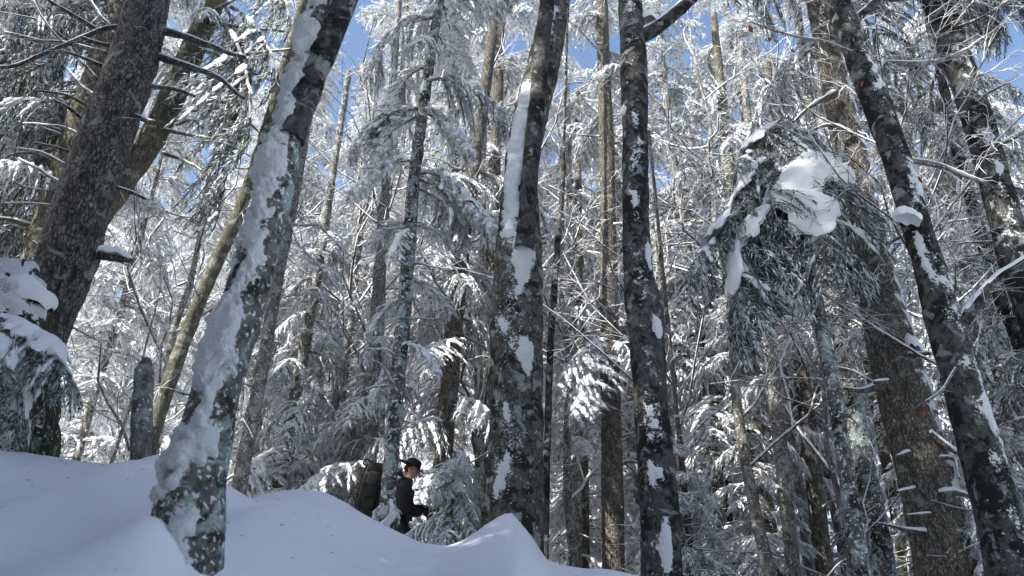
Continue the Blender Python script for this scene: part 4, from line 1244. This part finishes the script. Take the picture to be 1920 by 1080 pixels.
for i, key in enumerate(['tall', 'high', 'mid', 'bare0']):
    cmp_ = ng.nodes.new('FunctionNodeCompare')
    cmp_.data_type = 'INT'
    cmp_.operation = 'EQUAL'
    ng.links.new(na.outputs[0], cmp_.inputs[2])
    cmp_.inputs[3].default_value = i
    for ob in FIRST[key]:
        oi = ng.nodes.new('GeometryNodeObjectInfo')
        oi.transform_space = 'ORIGINAL'
        oi.inputs['Object'].default_value = ob
        ip = ng.nodes.new('GeometryNodeInstanceOnPoints')
        ng.links.new(gi.outputs[0], ip.inputs['Points'])
        ng.links.new(cmp_.outputs[0], ip.inputs['Selection'])
        ng.links.new(oi.outputs['Geometry'], ip.inputs['Instance'])
        ng.links.new(rr_.outputs[0], ip.inputs['Rotation'])
        ng.links.new(rs_.outputs[1], ip.inputs['Scale'])
        ng.links.new(ip.outputs[0], jn.inputs[0])
ng.links.new(jn.outputs[0], go.inputs[0])
mod = far.modifiers.new('far_wood', 'NODES')
mod.node_group = ng


# ------------------------------------------------------------------ the hiker
HY = 10.4
def hw(px, py, dy=0.0):
    return W(px, py, HY + dy)
M_BLACK = plain('black_cloth', (0.016, 0.016, 0.018), 0.8, 0.3, 0.3, 30)
M_TROUS = plain('dark_trousers', (0.014, 0.014, 0.017), 0.85, 0.2, 0.3, 30)
M_SKIN = plain('skin', (0.56, 0.34, 0.26), 0.5, 0.4, 0.10, 25)
M_HAT = plain('hat_felt', (0.020, 0.019, 0.019), 0.9, 0.2, 0.25, 40)
M_HAIR = plain('hair', (0.03, 0.022, 0.016), 0.7, 0.3, 0.3, 60)
M_PACK = plain('pack_fabric', (0.017, 0.018, 0.016), 0.75, 0.3, 0.3, 25)
M_PACK2 = plain('pack_panel', (0.052, 0.050, 0.041), 0.8, 0.3, 0.25, 25)
M_STRAP = plain('pack_webbing', (0.010, 0.010, 0.011), 0.7, 0.3, 0.2, 60)
M_BOOT = plain('boot_leather', (0.03, 0.022, 0.016), 0.6, 0.4, 0.3, 40)
M_STICK = plain('stick_wood', (0.17, 0.115, 0.07), 0.8, 0.2, 0.35, 30)

def skin_obj(name, parent, verts, radii, edges, m, root=0, sub=2, loc=None):
    me = bpy.data.meshes.new(name)
    L0 = np.array(parent.location)
    me.from_pydata([tuple(np.asarray(v) - L0) for v in verts], edges, [])
    me.materials.append(m)
    o = link(name, me, parent)
    md = o.modifiers.new('skin', 'SKIN')
    md.use_smooth_shade = True
    for i, r in enumerate(radii):
        sv = me.skin_vertices[0].data[i]
        sv.radius = (r, r) if np.isscalar(r) else r
        sv.use_root = (i == root)
    ms = o.modifiers.new('sub', 'SUBSURF')
    ms.levels = sub
    ms.render_levels = sub
    return o

def superell(c, ax, h, e1=0.5, e2=0.5, nu=18, nv=28, bump=0.0, seed=0):
    """rounded box: centre, three axes, half sizes"""
    u = np.linspace(-math.pi / 2, math.pi / 2, nu)[:, None]
    v = (np.arange(nv) * 2 * math.pi / nv)[None]
    sp = lambda x, e: np.sign(x) * np.abs(x) ** e
    X = sp(np.cos(u), e1) * sp(np.cos(v), e2)
    Y = sp(np.cos(u), e1) * sp(np.sin(v), e2)
    Zz = sp(np.sin(u), e1) * np.ones_like(v)
    Vv = np.stack([X * h[0], Y * h[1], Zz * h[2]], -1).reshape(-1, 3)
    if bump:
        Vv = Vv * (1 + bump * fbm(Vv * 9 + seed, 2)[:, None])
    return Vv @ np.array(ax) + np.asarray(c), grid_faces(nu, nv)

fx, fy = hw(752, 968)[0], HY
gz = float(ground(fx, fy))
man = thing('person', 'person in black jacket and brimmed hat walking right, seen over the snow mound', 'person', (fx, fy, gz))
pel, sp1, chest, nb = hw(743, 974), hw(747, 943), hw(755, 914), hw(765, 900)
hd = hw(773, 881)
shR, shL = hw(756, 912, -0.19), hw(757, 909, 0.19)
elR, elL = hw(757, 958, -0.24), hw(768, 955, 0.22)
wrR, wrL = hw(793, 963, -0.14), hw(806, 955, 0.08)
def foot_pt(px, dy):
    p = hw(px, 1080, dy)
    p[2] = float(ground(p[0], p[1])) + 0.07
    return p
hipR, hipL = pel + [0, -0.10, -0.04], pel + [0, 0.10, -0.04]
knR, knL = hw(772, 1016, -0.12), hw(748, 1028, 0.12)
anR, anL = foot_pt(770, -0.12), foot_pt(716, 0.12)
toeR, toeL = anR + [0.17, -0.02, -0.04], anL + [0.16, 0.02, -0.03]
BV = [pel, sp1, chest, nb, hd + [-0.01, 0, -0.03], shR, elR, wrR, shL, elL, wrL, hipR, knR, anR, toeR, hipL, knL, anL, toeL]
BR = [0.11, 0.10, 0.10, 0.052, 0.058, 0.045, 0.038, 0.030, 0.045, 0.045, 0.032, 0.09, 0.062, 0.045, 0.04, 0.09, 0.062, 0.045, 0.04]
BE = [(0, 1), (1, 2), (2, 3), (3, 4), (2, 5), (5, 6), (6, 7), (2, 8), (8, 9), (9, 10), (0, 11), (11, 12), (12, 13), (13, 14), (0, 15), (15, 16), (16, 17), (17, 18)]
skin_obj('body', man, BV, BR, BE, M_SKIN)
# head: looks ahead and down the slope, in profile
tilt = math.radians(20)
Hf = np.array([math.cos(tilt), -0.20, -math.sin(tilt)])
Hf /= np.linalg.norm(Hf)
Hs = np.cross(np.array([0, 0, 1.0]), Hf)
Hs /= np.linalg.norm(Hs)
Hu = np.cross(Hf, Hs)
nu, nv = 40, 56
u = np.linspace(-math.pi / 2, math.pi / 2, nu)[:, None]
v = (np.arange(nv) * 2 * math.pi / nv)[None]
X, Y, Zz = np.cos(u) * np.cos(v), np.cos(u) * np.sin(v), np.sin(u) * np.ones_like(v)
g2 = lambda a, c, w: np.exp(-((a - c) / w) ** 2)
front = np.clip(X, 0, 1)
hx = X * 0.098 + front * (0.030 * g2(Y, 0, 0.16) * g2(Zz, -0.18, 0.18) + 0.012 * g2(Y, 0, 0.30) * g2(Zz, -0.62, 0.12) + 0.010 * g2(Zz, 0.16, 0.12) - 0.010 * g2(np.abs(Y), 0.36, 0.14) * g2(Zz, 0.02, 0.10) + 0.008 * g2(Y, 0, 0.28) * g2(Zz, -0.46, 0.07) - 0.006 * g2(Y, 0, 0.3) * g2(Zz, -0.53, 0.03) + 0.022 * np.clip(-Zz, 0, 1))
hy_ = Y * 0.076 * (1 - 0.28 * np.clip(-Zz - 0.2, 0, 1))
hz_ = Zz * 0.118
HV = (np.stack([hx, hy_, hz_], -1).reshape(-1, 3)) @ np.array([Hf, Hs, Hu]) + hd
mb = MB()
mb.add(HV, grid_faces(nu, nv))
for sgn in (-1, 1):
    mb.add(*superell(hd + Hs * sgn * 0.077 - Hf * 0.005 - Hu * 0.01, [Hf, Hs, Hu], (0.020, 0.010, 0.032), 0.9, 0.9, 8, 12))
link('head', mesh_from('head', mb.arrays()[0] - np.array(man.location), *mb.arrays()[1:], [M_SKIN]), man)
for sgn in (-1, 1):
    link('eye', mesh_from('eye', superell(hd + Hf * 0.088 + Hs * sgn * 0.030 + Hu * 0.004, [Hf, Hs, Hu], (0.009, 0.012, 0.007), 1, 1, 8, 10)[0] - np.array(man.location), grid_faces(8, 10), np.zeros(160 - 20), [M_HAIR]), man)
hv, hf_ = superell(hd - Hf * 0.022 + Hu * 0.018, [Hf, Hs, Hu], (0.088, 0.082, 0.105), 1, 1)
keep = (((hv - hd) @ Hf)[hf_].max(axis=1) < 0.035) & (((hv - hd) @ Hu)[hf_].min(axis=1) > -0.085)
link('hair', mesh_from('hair', hv - np.array(man.location), hf_[keep], np.zeros(keep.sum()), [M_HAIR]), man)
# hat
prof = [(0.002, 0.098), (0.040, 0.099), (0.070, 0.090), (0.088, 0.070), (0.096, 0.040), (0.100, 0.010), (0.118, 0.000), (0.160, -0.008), (0.198, -0.020), (0.200, -0.025), (0.160, -0.014), (0.104, -0.006), (0.094, -0.004)]
a = np.arange(36) * 2 * math.pi / 36
hc = hd + Hu * 0.052 - Hf * 0.012
ht = math.radians(10)
Uf, Uu = Hf * math.cos(ht) - Hu * math.sin(ht), Hu * math.cos(ht) + Hf * math.sin(ht)
HVv = np.array([[hc + Uf * r * 1.06 * np.cos(t) + Hs * r * 0.92 * np.sin(t) + Uu * (z + (0.018 * abs(np.sin(t)) ** 2 if r > 0.11 else 0)) for t in a] for r, z in prof])
hat = link('hat', mesh_from('hat', HVv.reshape(-1, 3) - np.array(man.location), grid_faces(len(prof), 36), np.zeros((len(prof) - 1) * 72), [M_HAT]), man)
bandv = np.array([[hc + Uf * r * 1.06 * np.cos(t) + Hs * r * 0.92 * np.sin(t) + Uu * z for t in a] for r, z in [(0.1015, 0.012), (0.1015, 0.036), (0.0975, 0.040)]])
link('hat_band', mesh_from('hat_band', bandv.reshape(-1, 3) - np.array(man.location), grid_faces(3, 36), np.zeros(144), [M_STRAP]), hat)
# jacket, trousers, boots, gloves
JV = [pel + [0.01, 0, -0.05], pel + [0, 0, 0.05], sp1, chest, nb + [-0.01, 0, -0.02], nb + [0.004, 0, 0.03], shR, elR, wrR, shL, elL, wrL]
JR = [(0.185, 0.20), (0.18, 0.19), (0.175, 0.19), (0.175, 0.20), 0.105, 0.085, 0.10, 0.078, 0.054, 0.10, 0.078, 0.054]
skin_obj('jacket', man, JV, JR, [(0, 1), (1, 2), (2, 3), (3, 4), (4, 5), (3, 6), (6, 7), (7, 8), (3, 9), (9, 10), (10, 11)], M_BLACK, root=2)
TV = [pel + [0, 0, -0.03], hipR, knR, anR + [0, 0, 0.08], hipL, knL, anL + [0, 0, 0.08]]
skin_obj('trousers', man, TV, [0.14, 0.112, 0.088, 0.07, 0.112, 0.088, 0.07], [(0, 1), (1, 2), (2, 3), (0, 4), (4, 5), (5, 6)], M_TROUS)
for an, toe in ((anR, toeR), (anL, toeL)):
    skin_obj('boot', man, [an + [-0.05, 0, 0.14], an + [-0.04, 0, -0.01], an + [0.06, 0, -0.03], toe], [0.058, 0.06, 0.052, 0.045], [(0, 1), (1, 2), (2, 3)], M_BOOT)
def hand(wr, d, grip):
    """a gloved hand closing round the stick: palm and five bent fingers"""
    d = d / np.linalg.norm(d)
    sd = np.array([0, -1.0, 0])
    upv = np.cross(sd, d)
    pc = wr + d * 0.055
    V = [wr, wr + d * 0.03, pc]
    Rr = [0.034, 0.034, 0.036]
    E = [(0, 1), (1, 2)]
    for i, (o, ln) in enumerate([(0.030, 0.9), (0.010, 1.0), (-0.010, 0.95), (-0.028, 0.75)]):
        b0 = pc + d * 0.035 + upv * o
        k1 = b0 + (d * 0.030 + sd * 0.006) * ln
        k2 = k1 + (d * 0.010 + sd * 0.026) * ln
        k3 = k2 + (-d * 0.016 + sd * 0.014) * ln
        n0 = len(V)
        V += [b0, k1, k2, k3]
        Rr += [0.011, 0.010, 0.0095, 0.008]
        E += [(2, n0), (n0, n0 + 1), (n0 + 1, n0 + 2), (n0 + 2, n0 + 3)]
    n0 = len(V)
    V += [wr + d * 0.03 + upv * 0.036, wr + d * 0.06 + upv * 0.052 + sd * 0.02, wr + d * 0.085 + upv * 0.046 + sd * 0.034]
    Rr += [0.013, 0.012, 0.010]
    E += [(1, n0), (n0, n0 + 1), (n0 + 1, n0 + 2)]
    return skin_obj('glove', man, V, Rr, E, M_BLACK, sub=1)
hand(wrR, wrR - elR, None)
hand(wrL, wrL - elL, None)
# walking stick
st = thing('walking_stick', 'plain wooden walking stick held in front of the hiker', 'walking stick', tuple(hw(812, 1040, -0.12)))
gp = wrR + (wrR - elR) / np.linalg.norm(wrR - elR) * 0.095 + np.array([0, -0.02, 0])
top_ = gp + np.array([-0.035, 0.0, 0.36])
bot_ = gp + np.array([0.05, 0.0, -0.62])
bot_[2] = float(ground(bot_[0], bot_[1])) - 0.1
SPt = catmull(np.array([bot_, (bot_ + gp) / 2 + [0.012, 0, 0], gp, top_]), 24)
Vv, ff = tubes(SPt, np.linspace(0.013, 0.017, 24) * (1 + 0.1 * vnoise(SPt * 14)), 9)
link('shaft', mesh_from('shaft', Vv - np.array(st.location), ff, np.zeros(len(ff)), [M_STICK]), st)
# backpack
bu = (nb - pel) / np.linalg.norm(nb - pel)
bu = np.array([bu[0] * 0.75, 0, bu[2]])
bu /= np.linalg.norm(bu)
bs = np.array([0, 1.0, 0])
bf = np.cross(bs, bu)
pc = hw(702, 922, -0.02)
pk = thing('backpack', 'large dark olive hiking backpack on the hiker\'s back', 'backpack', tuple(pc - bu * 0.36))
pl_ = np.array(pk.location)
def pkpart(name, c, h, m, parent=None, e=0.45, bump=0.05, seed=0):
    Vv, ff = superell(pc + bf * c[0] + bs * c[1] + bu * c[2], [bf, bs, bu], h, e, e, 18, 28, bump, seed)
    return link(name, mesh_from(name, Vv - pl_, ff, np.zeros(len(ff)), [m]), parent or pk)
main_ = pkpart('main_compartment', (0.02, 0, -0.03), (0.135, 0.165, 0.31), M_PACK, seed=1)
pkpart('lid', (0.0, 0, 0.285), (0.155, 0.165, 0.075), M_PACK, e=0.6, seed=2)
pkpart('front_pocket', (-0.125, -0.01, 0.06), (0.055, 0.125, 0.17), M_PACK2, e=0.55, seed=3)
pkpart('lower_pocket', (-0.115, 0, -0.22), (0.06, 0.14, 0.10), M_PACK, e=0.55, seed=4)
pkpart('side_pocket', (0.0, -0.165, -0.10), (0.09, 0.045, 0.16), M_PACK, e=0.55, seed=5)
pkpart('side_panel', (-0.03, -0.150, 0.13), (0.075, 0.035, 0.10), M_PACK2, e=0.6, seed=6)
def pkstrap(pts, r, name='strap'):
    Pw = catmull(np.array([pc + bf * p[0] + bs * p[1] + bu * p[2] for p in pts]), 24)
    Vv, ff = tubes(Pw, np.full(24, r), 6)
    return link(name, mesh_from(name, Vv - pl_, ff, np.zeros(len(ff)), [M_STRAP]), pk)
pkstrap([(-0.16, -0.07, 0.33), (-0.19, -0.07, 0.2), (-0.19, -0.07, 0.0), (-0.19, -0.07, -0.2), (-0.13, -0.07, -0.34)], 0.010)
pkstrap([(-0.16, 0.07, 0.33), (-0.19, 0.07, 0.2), (-0.19, 0.07, 0.0), (-0.19, 0.07, -0.2), (-0.13, 0.07, -0.34)], 0.010)
pkstrap([(-0.18, -0.15, 0.02), (-0.06, -0.20, 0.03), (0.12, -0.19, 0.05)], 0.009)
pkstrap([(-0.17, -0.15, -0.14), (-0.06, -0.215, -0.13), (0.12, -0.19, -0.10)], 0.009)
pkstrap([(-0.12, -0.05, 0.35), (-0.20, -0.05, 0.39), (-0.23, -0.05, 0.33), (-0.17, -0.05, 0.30)], 0.011, 'haul_loop')
pkstrap([(-0.17, 0.0, -0.05), (-0.25, -0.02, -0.10), (-0.20, -0.02, -0.16)], 0.007, 'tool_loop')
pkstrap([(0.13, -0.10, 0.30), (0.26, -0.15, 0.31), (0.36, -0.15, 0.15), (0.30, -0.17, -0.02), (0.14, -0.16, -0.15)], 0.020, 'shoulder_strap')
pkstrap([(0.13, 0.10, 0.30), (0.26, 0.15, 0.31), (0.36, 0.15, 0.15), (0.30, 0.17, -0.02), (0.14, 0.16, -0.15)], 0.020, 'shoulder_strap')

# ------------------------------------------------------------------ needles and bark bits fallen on the bank
rng = np.random.default_rng(5)
n = 420
dx, dyy = rng.uniform(-5, 3.2, n), rng.uniform(3.0, 9.0, n)
dp = np.stack([dx, dyy, ground(dx, dyy) + 0.003], -1)
da = rng.uniform(0, 2 * math.pi, n)
dd = np.stack([np.cos(da), np.sin(da), 0 * da], -1)
V, f = spindles(dp, dd, rng.uniform(0.008, 0.05, n), rng.uniform(0.003, 0.009, n))
db = link('fallen_needles', mesh_from('fallen_needles', V, f, np.zeros(len(f)), [M_BOOT]), kind='stuff')
db['label'] = 'fallen needles and bark bits strewn on the snow bank'
